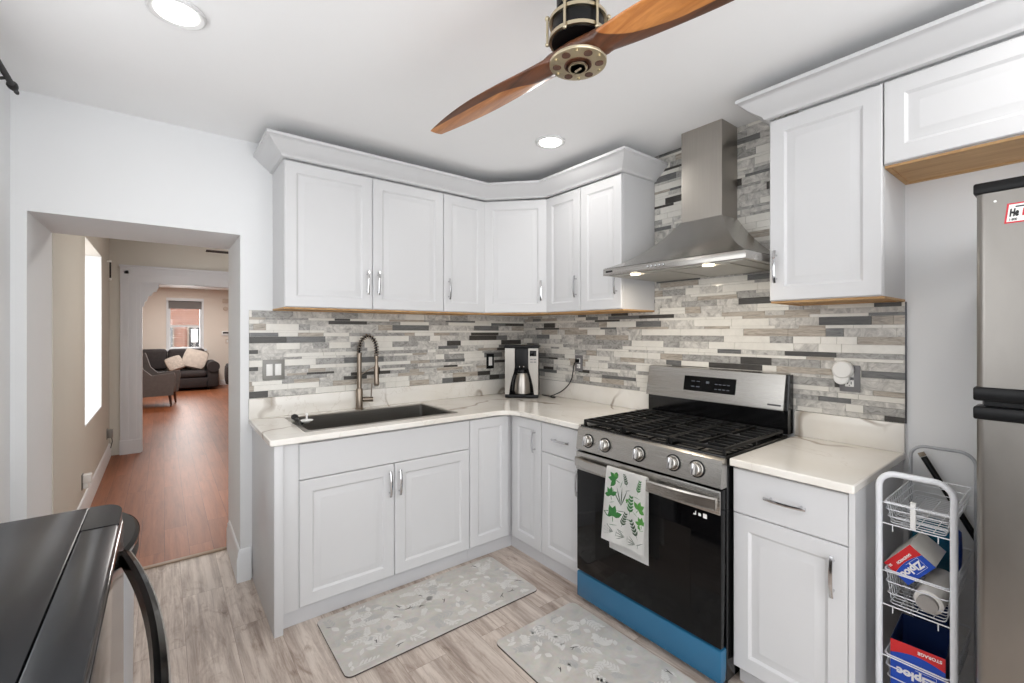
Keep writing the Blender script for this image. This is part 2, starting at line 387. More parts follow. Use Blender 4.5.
# ------------------------------------------------------------------ structure: dining room and living room seen through the opening
HX = -2.905; HY0, HY1, HZ0, HZ1 = 1.885, 3.10, .66, 2.16
struct('wall_hall_left', B().box(-3.16, HX, DT, HY0, 0, CEIL).box(-3.16, HX, HY1, 4.05, 0, CEIL).box(-3.16, HX, HY0, HY1, 0, HZ0).box(-3.16, HX, HY0, HY1, HZ1, CEIL), M['beige'])
w1 = struct('window_1', B().box(-3.21, -3.165, HY0, HY0+.05, HZ0, HZ1).box(-3.21, -3.165, HY1-.05, HY1, HZ0, HZ1).box(-3.21, -3.165, HY0+.05, HY1-.05, HZ0, HZ0+.05).box(-3.21, -3.165, HY0+.05, HY1-.05, HZ1-.05, HZ1).box(-3.21, -3.165, HY0+.05, HY1-.05, 1.39, 1.43), M['trimw'])
struct('pane', B().box(-3.19, -3.185, HY0+.05, HY1-.05, HZ0+.05, HZ1-.05), M['glass'], w1)
struct('jamb_lining', B().box(-3.16, HX-.002, HY1-.012, HY1, HZ0, HZ1).box(-3.16, HX-.002, HY0, HY0+.012, HZ0, HZ1).box(-3.16, HX-.002, HY0+.012, HY1-.012, HZ0, HZ0+.012), M['trimw'], w1)
struct('wall_hall_right', B().box(-.6, -.5, DT, 4.05, 0, CEIL), M['beige'])
struct('ceiling_hall', B().box(-3.2, -.5, DT, 4.05, CEIL, CEIL+.1), M['ceil'])
CY0, CY1 = 3.9, 4.05
struct('wall_hall_end', B().box(HX, -2.63, CY0, CY1, 0, CEIL).box(-2.63, -1.0, CY0, CY1, 2.0, CEIL).box(-1.0, -.6, CY0, CY1, 0, CEIL), M['beige'])
# fluted casing around the wide opening, with plinth and a scrolled corner bracket
cs = struct('trim_2', B().box(-2.81, -2.63, CY0-.025, CY0, .16, 2.0).box(-2.81, -1.0, CY0-.025, CY0, 2.0, 2.16)
            .box(-2.77, -2.735, CY0-.034, CY0-.025, .16, 2.12).box(-2.70, -2.665, CY0-.034, CY0-.025, .16, 2.0).box(-2.77, -1.0, CY0-.034, CY0-.025, 2.085, 2.12)
            .box(-2.82, -1.0, CY0-.045, CY0, 2.16, 2.185).box(-2.815, -2.625, CY0-.04, CY0, 0, .16)
            .box(-2.63, -2.615, CY0-.01, CY1, 0, 2.0).box(-2.615, -1.0, CY0-.01, CY1, 1.985, 2.0), P('casing_grey_white', (214, 215, 218), .4, var=.01))
corb = [(0, 0), (.155, 0), (.155, -.04), (.14, -.06), (.135, -.09), (.10, -.10), (.085, -.14), (.055, -.15), (.045, -.20), (.022, -.22), (.016, -.27), (0, -.28)]
struct('trim_3', B().prism(corb, 0, .05, FR((-2.615, CY0+.0, 1.985), UX, (0, 1, 0))), P('bracket_grey_white', (212, 213, 216), .4, var=.01))
baseboard('baseboard_hall', [(HX+.0005, CY0-.046), (HX+.0005, DT+.001)], 1.1)
FW = 11.25; LX0, LX1, LZ0, LZ1 = -2.322, -1.618, .97, 2.2
struct('wall_far', B().box(-4.4, LX0, FW, FW+.15, 0, 2.52).box(LX1, .6, FW, FW+.15, 0, 2.52).box(LX0, LX1, FW, FW+.15, 0, LZ0).box(LX0, LX1, FW, FW+.15, LZ1, 2.52), M['cream'])
struct('wall_living_left', B().box(-4.5, -4.4, CY1, FW+.15, 0, 2.52), M['cream'])
struct('wall_living_right', B().box(.6, .7, CY1, FW+.15, 0, 2.52), M['cream'])
struct('wall_living_near', B().box(-4.4, HX, CY1-.02, CY1+.1, 0, 2.52).box(-.6, .6, CY1-.02, CY1+.1, 0, 2.52), M['cream'])
struct('ceiling_living', B().box(-4.4, .6, CY1, FW+.15, 2.52, 2.62), M['ceil'])
struct('baseboard_far', B().box(-4.4, .6, FW-.018, FW, 0, .14, .004), M['trimw'])
w2 = struct('window_2', B().box(LX0-.035, LX0, FW-.02, FW+.1, LZ0-.02, LZ1+.07).box(LX1, LX1+.035, FW-.02, FW+.1, LZ0-.02, LZ1+.07).box(LX0, LX1, FW-.02, FW+.1, LZ1, LZ1+.07).box(LX0-.1, LX1+.1, FW-.06, FW+.1, LZ0-.05, LZ0)
            .box(LX0, LX0+.05, FW+.05, FW+.09, LZ0, LZ1).box(LX1-.05, LX1, FW+.05, FW+.09, LZ0, LZ1).box(LX0+.05, LX1-.05, FW+.05, FW+.09, LZ0, LZ0+.05).box(LX0+.05, LX1-.05, FW+.05, FW+.09, 1.53, 1.58).box(LX0+.05, LX1-.05, FW+.05, FW+.09, LZ1-.05, LZ1), M['trimw'])
struct('pane', B().box(LX0+.05, LX1-.05, FW+.068, FW+.072, LZ0+.05, LZ1-.05), M['glass'], w2)

# ------------------------------------------------------------------ cabinet parts
def door_mesh(T, w, h, th=.02, frame=.058, flat=False):
    b = B()
    def ring(ins, d): return [(ins, d, ins), (w-ins, d, ins), (w-ins, d, h-ins), (ins, d, h-ins)]
    if flat: R = [ring(0, 0), ring(0, th-.003), ring(.003, th)]
    else:
        f = min(frame, w*.24, h*.26)
        R = [ring(0, 0), ring(0, th-.004), ring(.004, th), ring(f, th), ring(f+.004, th-.003), ring(f+.010, th-.0075), ring(f+.018, th-.0075), ring(f+.040, th-.001), ring(f+.044, th-.001)]
    b.loft(R); return b.xf(T)
def pull(T, L, vertical=True, out=.03):
    """strap pull: two feet and a bowed bar, centred on the frame origin"""
    b = B(); n = 12; rings = []
    for i in range(n+1):
        t = -1+2*i/n; d = out-.010*abs(t)**2.5; hw = .0058; ht = .003
        p = [(-hw, d-ht), (hw, d-ht), (hw, d+ht*.6), (0, d+ht*1.1), (-hw, d+ht*.6)]
        rings.append([(a, dd, t*L/2) if vertical else (t*L/2, dd, a) for a, dd in p])
    b.loft(rings)
    for sgn in (-1, 1):
        q = sgn*L*.36; p0 = (0, 0, q) if vertical else (q, 0, 0); p1 = (0, out-.006, q) if vertical else (q, out-.006, 0)
        b.cyl(p0, p1, .0045, seg=10)
    return b.xf(T)
def add_door(root, o, u, n, w, h, handle=None, name='door', flat=False, hl=.14):
    """o: lower-left back corner of the door; handle: (a, c, 'v'/'h') centre in door coordinates"""
    d = obj(name, door_mesh(FR(o, u, n), w, h, flat=flat), M['cab'], root)
    if handle:
        a, c, k = handle; oo = Vector(o)+Vector(u)*a+Vector(n)*.0202+Vector((0, 0, c))
        obj('handle', pull(FR(oo, u, n), hl, k == 'v'), M['chrome'], d)
    return d
def carcass(root, o, u, n, w, dep, h, under=True, mat=None, rec=.009):
    T = FR(o, u, n)
    obj('carcass', B().box(0, w, 0, dep, rec if under else 0, h, T=T), mat or M['cabin'], root)
    if under:
        b = B().box(.016, w-.016, .02, dep-.018, .004, rec, T=T)
        obj('underside', b, M['ply'], root)
        obj('bottom_rail', B().box(0, w, dep-.018, dep, 0, rec, T=T).box(0, .016, 0, dep-.018, 0, rec, T=T).box(w-.016, w, 0, dep-.018, 0, rec, T=T).box(.016, w-.016, 0, .02, 0, rec, T=T), M['ply'], root)
ZU, ZT = 1.537, 2.338; UH = ZT-ZU; G = .0015; UD = .3045
# --- wall cabinets left of the hood
def wall_cab(o, u, n, w, label, doors, h=UH, dep=UD, group='white wall cabinets', dz=.0):
    r = thing('wall_cabinet', label, 'cabinet', o, group); u = Vector(u); n = Vector(n); o = Vector(o)
    carcass(r, o, u, n, w, dep, h)
    for a0, a1, hd in doors:
        add_door(r, o+u*(a0+G)+n*(dep+.0003)+Vector((0, 0, .010)), u, n, a1-a0-2*G, h-.018, hd)
    return r
XA, XS, XD = -1.912, -.953, -.617
wA = XS-XA-.001
wall_cab((XA, 0, ZU), UX, NB, wA, 'widest white two-door wall cabinet above the sink', [(0, wA/2, (wA/2-.035, .155, 'v')), (wA/2, wA, (.03, .155, 'v'))])
wB = XD-XS-.001
wall_cab((XS, 0, ZU), UX, NB, wB, 'narrow white wall cabinet right of the two-door cabinet, handle on its left', [(0, wB, (.035, .15, 'v'))])
# diagonal corner cabinet
r = thing('corner_wall_cabinet', 'white angled corner wall cabinet above the coffee maker', 'cabinet', (0, 0, ZU), 'white wall cabinets')
YD = -.634
poly = [(-.001, -.001), (XD+.001, -.001), (XD+.001, -UD), (-UD, YD+.001), (-.001, YD+.001)]
obj('carcass', B().zprism(poly[::-1], ZU+.012, ZT), M['cabin'], r)
obj('bottom_rail', B().zprism([(XD+.001, -UD), (-UD, YD+.001), (-UD+.013, YD+.014), (XD+.014, -UD+.013)], ZU, ZU+.0119), M['ply'], r)
obj('underside', B().zprism([(-.02, -.02), (XD+.02, -.02), (XD+.02, -UD+.02), (-UD+.02, YD+.02), (-.02, YD+.02)][::-1], ZU+.005, ZU+.0119), M['ply'], r)
du = (Vector((-UD, YD+.001, 0))-Vector((XD+.001, -UD, 0))); dl = du.length; du = du.normalized(); dn = Vector((du.y, -du.x, 0))
if dn.x > 0: dn = -dn
do = Vector((XD+.001, -UD, ZU+.010))+dn*.0003
add_door(r, do+du*.006, du, dn, dl-.012, UH-.018, (dl-.05, .15, 'v'))
YS, YE = -.958, -1.287
wD = YD-YS-.001
wall_cab((0, YD-.0005, ZU), UY, NR, wD, 'white wall cabinet on the range wall next to the angled corner cabinet', [(0, wD, (wD-.032, .155, 'v'))])
wE = YS-YE-.001
wall_cab((0, YS-.0005, ZU), UY, NR, wE, 'white wall cabinet just left of the range hood', [(0, wE, (wE-.035, .155, 'v'))])
YF0, YF1 = -2.089, -2.483
wF = YF0-YF1
wall_cab((0, YF0, ZU), UY, NR, wF, 'tall white wall cabinet right of the range hood', [(0, wF, (.028, .145, 'v'))])
wall_cab((0, YF1-.001, 2.018), UY, NR, .90, 'short wide white cabinet hung over the refrigerator', [(0, .90, None)], h=ZT-2.018)
# crown mouldings: one mitred piece per run
CP = [(0, 2.3385), (.006, 2.3385), (.016, 2.343), (.020, 2.352), (.028, 2.358), (.040, 2.366), (.062, 2.384), (.080, 2.404), (.090, 2.413), (.0995, 2.417), (.0995, 2.432), (.088, 2.432), (0, 2.36)]
def crown(path, label):
    pts = [Vector((p[0], p[1], 0)) for p in path]; n = len(pts); rings = []
    for i in range(n):
        d0 = (pts[i]-pts[i-1]).normalized() if i else None; d1 = (pts[i+1]-pts[i]).normalized() if i < n-1 else None
        na = Vector((d0.y, -d0.x, 0)) if d0 else None; nb = Vector((d1.y, -d1.x, 0)) if d1 else None
        mdir = nb if na is None else na if nb is None else (na+nb)/(1+na.dot(nb))
        rings.append([pts[i]+mdir*a+Vector((0, 0, c)) for a, c in CP])
    return tag(obj('crown_molding', B().loft(rings), M['cab']), label, 'molding')
FD = UD+.0205
crown([(XA, -.001), (XA, -FD), (XD-.004, -FD), (-FD, YD-.004), (-FD, YE), (-.009, YE)], 'white crown molding bending round the corner over the sink-side wall cabinets')
crown([(-.009, YF0), (-FD, YF0), (-FD, YF1-.9)], 'white crown molding over the cabinets right of the range hood')

# --- base cabinets
BT, BZ0, BD = .8835, .0, .6095
TK = .085
def base_front(r, o, u, n, w, drawers=True, two=False, hd='r', false=False):
    u = Vector(u); n = Vector(n); o = Vector(o); f = o+n*(BD+.0003)
    if drawers: add_door(r, f+u*G+Vector((0, 0, .70)), u, n, w-2*G, .172, None if false else (w/2, .09, 'h'), 'drawer' if not false else 'false_drawer_front', True)
    top = .696 if drawers else .872
    if two:
        add_door(r, f+u*G+Vector((0, 0, TK+.003)), u, n, w/2-2*G, top-TK-.003, (w/2-.03, top-TK-.105, 'v'))
        add_door(r, f+u*(w/2+G)+Vector((0, 0, TK+.003)), u, n, w/2-2*G, top-TK-.003, (.025, top-TK-.105, 'v'))
    else:
        add_door(r, f+u*G+Vector((0, 0, TK+.003)), u, n, w-2*G, top-TK-.003, None if hd is None else (w-.045 if hd == 'r' else .03, top-TK-.11, 'v'))
r = thing('sink_base_cabinet', 'white base cabinet under the sink with two doors', 'cabinet', (-1.45, -.3, 0), 'white base cabinets')
obj('side_panel', B().box(-2.018, -1.979, -.65, -.001, 0, BT, .002), M['cab'], r)
obj('filler_strip', B().box(-1.9785, -1.9085, -.629, -.02, TK, BT, .001), M['cab'], r)
# carcass is an open box so that the sink bowl hangs inside it
obj('carcass', B().box(-1.908, -1.89, -BD, -.02, TK, BT).box(-.962, -.944, -BD, -.02, TK, BT).box(-1.889, -.963, -BD, -.02, TK, TK+.018).box(-1.889, -.963, -BD, -.59, TK+.019, .13).box(-1.889, -.963, -BD, -.59, .66, BT).box(-1.45, -1.42, -BD, -.59, .131, .659), M['cabin'], r)
obj('toe_kick', B().box(-1.978, -.944, -.60, -.585, 0, TK-.0005), P('toe_kick_white', (200, 200, 202), .45, var=.01), r)
base_front(r, (-1.908, 0, 0), UX, NB, .964, True, True, false=True)
M['toe'] = bpy.data.materials['toe_kick_white']
r = thing('corner_base_cabinet', 'white corner base cabinet with two full-height doors meeting at the inside corner', 'cabinet', (-.3, -.3, 0), 'white base cabinets')
obj('carcass', B().zprism([(-.943, -.02), (-.943, -BD), (-BD, -BD), (-BD, -.929), (-.02, -.929), (-.02, -.02)], TK, BT), M['cabin'], r)
obj('toe_kick', B().zprism([(-.943, -.60), (-.60, -.60), (-.60, -.929), (-.585, -.929), (-.585, -.585), (-.943, -.585)], 0, TK-.0005), M['toe'], r)
add_door(r, (-.943+G, -BD-.0003, TK+.003), UX, NB, .298, .784)
add_door(r, (-BD-.0003, -.6455, TK+.003), UY, NR, .281, .784, (.23, .66, 'v'))
r = thing('base_cabinet', 'narrow white base cabinet with one drawer, just left of the range', 'cabinet', (-.3, -1.1, 0), 'white base cabinets')
obj('carcass', B().box(-BD, -.02, -1.285, -.9305, TK, BT), M['cabin'], r)
obj('toe_kick', B().box(-.60, -.585, -1.285, -.9305, 0, TK-.0005), M['toe'], r)
base_front(r, (0, -.9305, 0), UY, NR, .354)
r = thing('base_cabinet', 'white base cabinet with drawer and door, right of the range', 'cabinet', (-.3, -2.28, 0), 'white base cabinets')
obj('carcass', B().box(-BD, -.02, -2.463, -2.079, TK, BT), M['cabin'], r)
obj('side_panel', B().box(-.632, -.02, -2.481, -2.4635, 0, BT), M['cab'], r)
obj('toe_kick', B().box(-.57, -.555, -2.463, -2.079, 0, TK-.0005), M['toe'], r)
base_front(r, (0, -2.079, 0), UY, NR, .384)

# --- countertops (outline with rounded inside corner and a sink cut-out)
SX0, SX1, SY0, SY1 = -1.865, -.985, -.565, -.095
def slab(outer, holes, z0, z1):
    b = B(); bm = b.bm; es = []; 
    for lp in [outer]+holes:
        vs = [bm.verts.new((x, y, z1)) for x, y in lp]
        es += [bm.edges.new((vs[i], vs[(i+1) % len(vs)])) for i in range(len(vs))]
    bmesh.ops.triangle_fill(bm, use_beauty=True, use_dissolve=False, edges=es)
    bmesh.ops.recalc_face_normals(bm, faces=bm.faces[:])
    ex = bmesh.ops.extrude_face_region(bm, geom=bm.faces[:])
    bmesh.ops.translate(bm, vec=(0, 0, z0-z1), verts=[v for v in ex['geom'] if isinstance(v, bmesh.types.BMVert)])
    return b
ia = [(-.655-.13+.13*math.sin(a), -.655-.13+.13*math.cos(a)) for a in [PI/2*i/10 for i in range(11)]]   # from (-.785,-.655) to (-.655,-.785)
r = thing('countertop', 'white veined L-shaped quartz countertop holding the sink and coffee maker', 'countertop', (-1, -.3, .884))
out = [(-2.036, -.001), (-2.036, -.655)]+ia+[(-.655, -1.286), (-.001, -1.286), (-.001, -.001)]
hole = [(SX0+.012, SY0+.012), (SX1-.012, SY0+.012), (SX1-.012, SY1-.012), (SX0+.012, SY1-.012)]
bevmod(obj('slab', slab(out, [hole], .884, .914), M['quartz'], r), .005, 3)
obj('upstand', B().box(-2.036, -.001, -.021, -.001, .9143, 1.030, .002).box(-.021, -.001, -1.286, -.0215, .9143, 1.034, .002), M['quartz'], r)
r = thing('countertop', 'short white veined countertop between the range and the refrigerator', 'countertop', (-.3, -2.28, .884))
bevmod(obj('slab', B().box(-.655, -.001, -2.484, -2.077, .884, .914), M['quartz'], r), .005, 3)
obj('upstand', B().box(-.021, -.001, -2.484, -2.077, .9143, 1.034, .002), M['quartz'], r)

# --- mosaic tile backsplashes: every strip modelled, one mesh per wall
def tiles(T, a0, a1, zones, seed, z_start=1.031):
    rnd = random.Random(seed); b = B(); g = .0007
    zmax = max(z[3] for z in zones); z = z_start
    for q0, q1, c0, c1 in zones: b.box(q0, q1, .0002, .004, c0, c1, m=6, T=T)
    prev = 0
    while z < zmax-.004:
        h = rnd.choice([.0145, .0145, .023, .023, .038, .038, .034])
        if prev < .016 and h < .016: h = .030
        prev = h; z1 = min(z+h, zmax); a = a0-rnd.random()*.2
        while a < a1:
            L = rnd.choice([.07, .10, .13, .16, .2, .24])*(.9+.3*rnd.random()) if h > .016 else rnd.choice([.10, .15, .2, .26])*(.9+.3*rnd.random())
            k = rnd.choices(range(6), [27, 31, 15, 13, 8, 8] if h > .016 else [34, 26, 10, 10, 6, 12])[0]
            th = .0082 if k not in (0,) else .0074
            for q0, q1, c0, c1 in zones:
                x0, x1 = max(a, q0), min(a+L, q1); y0, y1 = max(z, c0), min(z1, c1)
                if x1-x0 > .004 and y1-y0 > .002: b.box(x0+g, x1-g, .004, th, y0+g, y1-g, m=k, T=T)
            a += L
        z = z1
    return b
tm = TILE+[M['grout']]
ts = obj('tile_backsplash', tiles(FR((0, 0, 0), UX, NB), -2.034, -.0095, [(-2.034, -.0095, 1.031, ZU-.0005)], 5), tm, None, angle=20)
tag(ts, 'grey and white strip mosaic tiles behind the sink', 'backsplash')
tr = thing('tile_backsplash', 'grey and white strip mosaic tiles behind the range, reaching the ceiling at the hood', 'backsplash', (0, -1.2, 1.03))
obj('mosaic', tiles(FR((0, 0, 0), UY, NR), 0.0, 2.484, [(0, 2.484, 1.0345, ZU-.0005), (1.2885, 2.0875, ZU-.0005, CEIL-.001)], 11, 1.0345), tm, tr, angle=20)
obj('edge_trim', B().box(-.010, -.0002, -2.4885, -2.4845, 1.035, ZU-.001), P('dark_metal_trim', (70, 70, 74), .3, .8, 0), tr)

# ------------------------------------------------------------------ range hood
HYC = -1.687
r = thing('range_hood', 'stainless chimney range hood above the gas range', 'range hood', (-.25, HYC, 1.717))
hw = .383; hd0 = .50; z0 = 1.717; zb = 1.757
def hring(t, z):
    w = hw+(.116-hw)*t; d = hd0+(.176-hd0)*t
    return [(-.010, HYC+w, z), (-d, HYC+w, z), (-d, HYC-w, z), (-.010, HYC-w, z)]
b = B(); rings = []
for i in range(15):
    t = i/14; rings.append(hring(t, zb+.002+.250*(.46*t+.54*t**2.3)))
obj('canopy', b.loft(rings), M['hood'], r, angle=28)
obj('front_band', B().box(-.503, -.010, HYC-hw-.002, HYC+hw+.002, z0+.004, zb, .002), M['steel'], r)
obj('chimney', B().box(-.172, -.010, HYC-.113, HYC+.113, zb+.253, CEIL-.001), M['steelv'], r)
obj('filter_panel', B().box(-.485, -.03, HYC-hw+.02, HYC+hw-.02, z0, z0+.0035).box(-.44, -.06, HYC-.29, HYC-.02, z0-.003, z0).box(-.44, -.06, HYC+.02, HYC+.29, z0-.003, z0), P('hood_filter_grey', (176, 174, 168), .35, .8, .05), r)
for k, yy in enumerate((HYC+.20, HYC-.20)):
    lo = obj('lamp', B().lathe([(.026, -.0045), (.026, -.0005), (.001, -.0005)], (-.462, yy, z0), seg=20), M['lampw'], r)
for k in range(5):
    obj('button', B().lathe([(.0065, 0), (.0065, .004), (.005, .006), (.001, .006)], (-.503, HYC+.095-k*.022, z0+.023), (-1, 0, 0), 14), M['chrome'], r)
obj('name_plate', B().box(-.5045, -.503, HYC+hw-.062, HYC+hw-.018, z0+.018, z0+.028), M['blkmat'], r)
area_light('hood_lamp_light', (-.40, HYC+.20, z0-.012), (0, 0, 0), .05, .05, .8, (1, .86, .68), 'DISK')
area_light('hood_lamp_light', (-.40, HYC-.20, z0-.012), (0, 0, 0), .05, .05, .8, (1, .86, .68), 'DISK')

# ------------------------------------------------------------------ gas range
RY0, RY1 = -1.292, -2.070; RW = RY0-RY1; RC = (RY0+RY1)/2
r = thing('gas_range', 'stainless gas range with black glass oven door and blue film on its drawer', 'stove', (-.35, RC, 0))
obj('body', B().box(-.655, -.03, RY1+.002, RY0-.002, .02, .905, .003), M['enamel'], r)
obj('cooktop', B().box(-.672, -.075, RY1, RY0, .9055, .921, .004), M['enamel'], r)
# control panel: slanted stainless front
pp = [(-.662, .919), (-.690, .905), (-.706, .800), (-.700, .796), (-.656, .796), (-.656, .919)]
obj('control_panel', B().loft([[(x, y, z) for x, z in pp] for y in (RY1+.001, RY0-.001)]), M['steel'], r)
slope = Vector((-.016, 0, -.105)).normalized(); kn = Vector((-.105, 0, .016)).normalized()
for yk in (-1.372, -1.482, -1.682, -1.858, -1.966):
    c = Vector((-.698, yk, .853))
    kb = obj('knob', B().lathe([(.030, 0), (.030, .004), (.0265, .006), (.025, .026), (.022, .030), (.001, .030)], c+kn*.0005, kn, 24), M['steel'], r)
    uu = Vector((0, 1, 0)).cross(kn)
    T = Matrix((( 0, kn.x, uu.x, c.x), (1, kn.y, uu.y, c.y), (0, kn.z, uu.z, c.z), (0, 0, 0, 1)))
    obj('grip', B().box(-.006, .006, .0295, .040, -.024, .024, .003, T=T), M['chrome'], kb)
    obj('bezel', B().lathe([(.0355, 0), (.0355, .0025), (.0305, .0035), (.0305, 0)], c+kn*.0002, kn, 24), M['blk'], kb)
# oven door
od = obj('oven_door', B().box(-.700, -.656, RY1+.002, RY0-.002, .168, .790, .004), M['blkgl'], r)
obj('door_rail', B().box(-.7075, -.7002, RY1+.003, RY0-.003, .695, .788, .002), M['steel'], od)
obj('window', B().box(-.7008, -.7001, RY1+.13, RY0-.13, .27, .60), P('oven_window', (11, 10, 10), .10, var=0, spec=.22), od)
hb = []
for i in range(25):
    t = -1+2*i/24; x = -.750+.030*abs(t)**3.2; y = RC+t*(RW/2-.012)
    hb.append([(x-.007, y, .722), (x-.007, y, .758), (x-.002, y, .765), (x+.006, y, .760), (x+.006, y, .720), (x-.002, y, .715)])
obj('handle', B().loft(hb).box(-.722, -.7078, RY0-.036, RY0-.013, .722, .758).box(-.722, -.7078, RY1+.013, RY1+.036, .722, .758), M['steel'], od)
obj('label_marks', B().box(-.7008, -.7002, RY1+.060, RY1+.076, .662, .680).box(-.7008, -.7002, RY1+.085, RY1+.096, .665, .676).box(-.7008, -.7002, RY1+.106, RY1+.110, .664, .680).box(-.7008, -.7002, RY1+.1105, RY1+.118, .664, .669), M['white'], od)
dr = obj('drawer', B().box(-.700, -.656, RY1+.002, RY0-.002, .030, .158, .004), M['bluefilm'], r)
obj('kick_plate', B().box(-.66, -.63, RY1+.01, RY0-.01, .0, .0195), M['blkmat'], r)
for sx in (-.62, -.08):
    for sy in (RY0-.05, RY1+.05): obj('foot', B().cyl((sx, sy, 0), (sx, sy, .0195), .018, seg=12), M['blkmat'], r)
# backguard: black riser with a tilted stainless panel
obj('riser', B().box(-.074, -.012, RY1+.001, RY0-.001, .922, 1.035).prism([(-.012, 1.0355), (-.074, 1.0355), (-.052, 1.205), (-.012, 1.205)], RY1, RY1+.012, Matrix(((1, 0, 0, 0), (0, 1, 0, 0), (0, 0, 1, 0), (0, 0, 0, 1)))), M['enamel'], r)
bgp = [(-.013, 1.036), (-.098, 1.036), (-.098, 1.043), (-.066, 1.205), (-.050, 1.210), (-.013, 1.210)]
bp = obj('backguard', B().loft([[(x, y, z) for x, z in bgp] for y in (RY1+.0125, RY0-.001)]), M['steel'], r)
sl = Vector((.032, 0, .162)).normalized(); bn = Vector((-.162, 0, .032)).normalized()
T = Matrix(((0, bn.x, sl.x, -.082), (-1, bn.y, sl.y, RC), (0, bn.z, sl.z, 1.124), (0, 0, 0, 1)))
obj('display', B().box(-.145, .145, .0004, .003, -.040, .042, T=T), M['blkgl'], bp)
MK = P('display_grey_print', (92, 98, 108), .4, var=0)
for i in range(4):
    for j in range(2): obj('key_print', B().box(.035+i*.022, .049+i*.022, .003, .0034, -.022+j*.026, -.018+j*.026, T=T), MK, bp)
for q in ((-.015, .003, .006, .018), (-.10, -.08, -.018, -.013), (-.07, -.05, -.018, -.013), (-.10, -.08, .012, .016), (-.07, -.05, .012, .016)):
    obj('key_print', B().box(q[0], q[1], .003, .0034, q[2], q[3], T=T), MK, bp)
obj('maker_mark', B().box(-.03, .03, .0004, .001, -.004, .004, T=T @ Matrix.Translation((.335, 0, -.066))), P('dark_print', (70, 70, 72), .4, var=0), bp)
# burners and grates
for bx, by, br_ in ((-.52, RY0-.17, .050), (-.22, RY0-.17, .040), (-.37, RC, .055), (-.52, RY1+.17, .055), (-.22, RY1+.17, .040)):
    bu = obj('burner', B().lathe([(br_*1.35, 0), (br_*1.3, .004), (br_*.95, .006), (br_*.9, .012), (.001, .012)], (bx, by, .9212), seg=24), P('burner_grey', (90, 90, 92), .45, .6), r)
    obj('burner_cap', B().lathe([(br_*.8, 0), (br_*.82, .005), (br_*.7, .009), (.001, .010)], (bx, by, .9334), seg=24), M['iron'], bu)
gw = (RW-.012)/3; zt = .948
for g in range(3):
    y0 = RY0-.006-g*gw-.002; y1 = y0-gw+.004; b = B(); q = .0065
    xa, xb = -.655, -.105
    b.box(xa, xb, y0-2*q, y0, zt-.014, zt, .003).box(xa, xb, y1, y1+2*q, zt-.014, zt, .003)
    b.box(xa, xa+2*q, y1+2*q, y0-2*q, zt-.014, zt, .003).box(xb-2*q, xb, y1+2*q, y0-2*q, zt-.014, zt, .003).box(-.388, -.374, y1+2*q, y0-2*q, zt-.014, zt, .003)
    ym = (y0+y1)/2
    for xx in ((-.60, -.545, -.49, -.435, -.32, -.265, -.21, -.155)):
        b.box(xx-.005, xx+.005, y1+2*q, ym-.025, zt-.012, zt+.002, .002).box(xx-.005, xx+.005, ym+.025, y0-2*q, zt-.012, zt+.002, .002)
    b.box(-.64, -.40, ym-.005, ym+.005, zt-.012, zt+.002, .002).box(-.36, -.12, ym-.005, ym+.005, zt-.012, zt+.002, .002)
    for xx in (xa+q, xb-q, -.381):
        for yy in (y0-q, y1+q): b.box(xx-.006, xx+.006, yy-.006, yy+.006, .9213, zt-.013)
    obj('grate', b, M['iron'], r)

# dish towel folded over the oven handle, printed with herbs
TY0, TY1 = -1.545, -1.765
def towel_pt(s, v, off=0.0):
    """s: across 0..1, v: running length (m) from the front hem up and over the handle to the rear hem"""
    Lf, Lo = .335, .052
    y = TY0+(TY1-TY0)*s
    wav = .004*math.sin(s*PI*2.3+.6)
    def core(v):
        if v <= Lf:
            t = v/Lf; return Vector((-.7605-(.010+wav*1.4)*(1-t)**.8, 0, .768-Lf+v)), Vector((-1, 0, 0))
        if v <= Lf+Lo:
            a = (v-Lf)/Lo*PI; return Vector((-.7505-.0105*math.cos(a), 0, .769+.0085*math.sin(a))), Vector((-math.cos(a), 0, math.sin(a)))
        t = min(1, (v-Lf-Lo)/.40); return Vector((-.7395-.0035*math.sin(t*1.5)+.006*max(0, t-.5), 0, .768-(v-Lf-Lo))), Vector((1, 0, 0))
    p, n = core(v); dy = .012*(1-min(1, v/Lf))*(1-2*s)+.010*(1-min(1, v/Lf))
    return Vector((p.x, y+dy, p.z+.006*s*(v <= Lf)*(1-min(1, v/Lf))))+n*off
b = B(); LT = .335+.052+.382
b.grid(lambda s, v: towel_pt(s, v*LT), 16, 60, 0)
ret = bmesh.ops.solidify(b.bm, geom=b.bm.faces[:], thickness=-.0016)
rnd = random.Random(4)
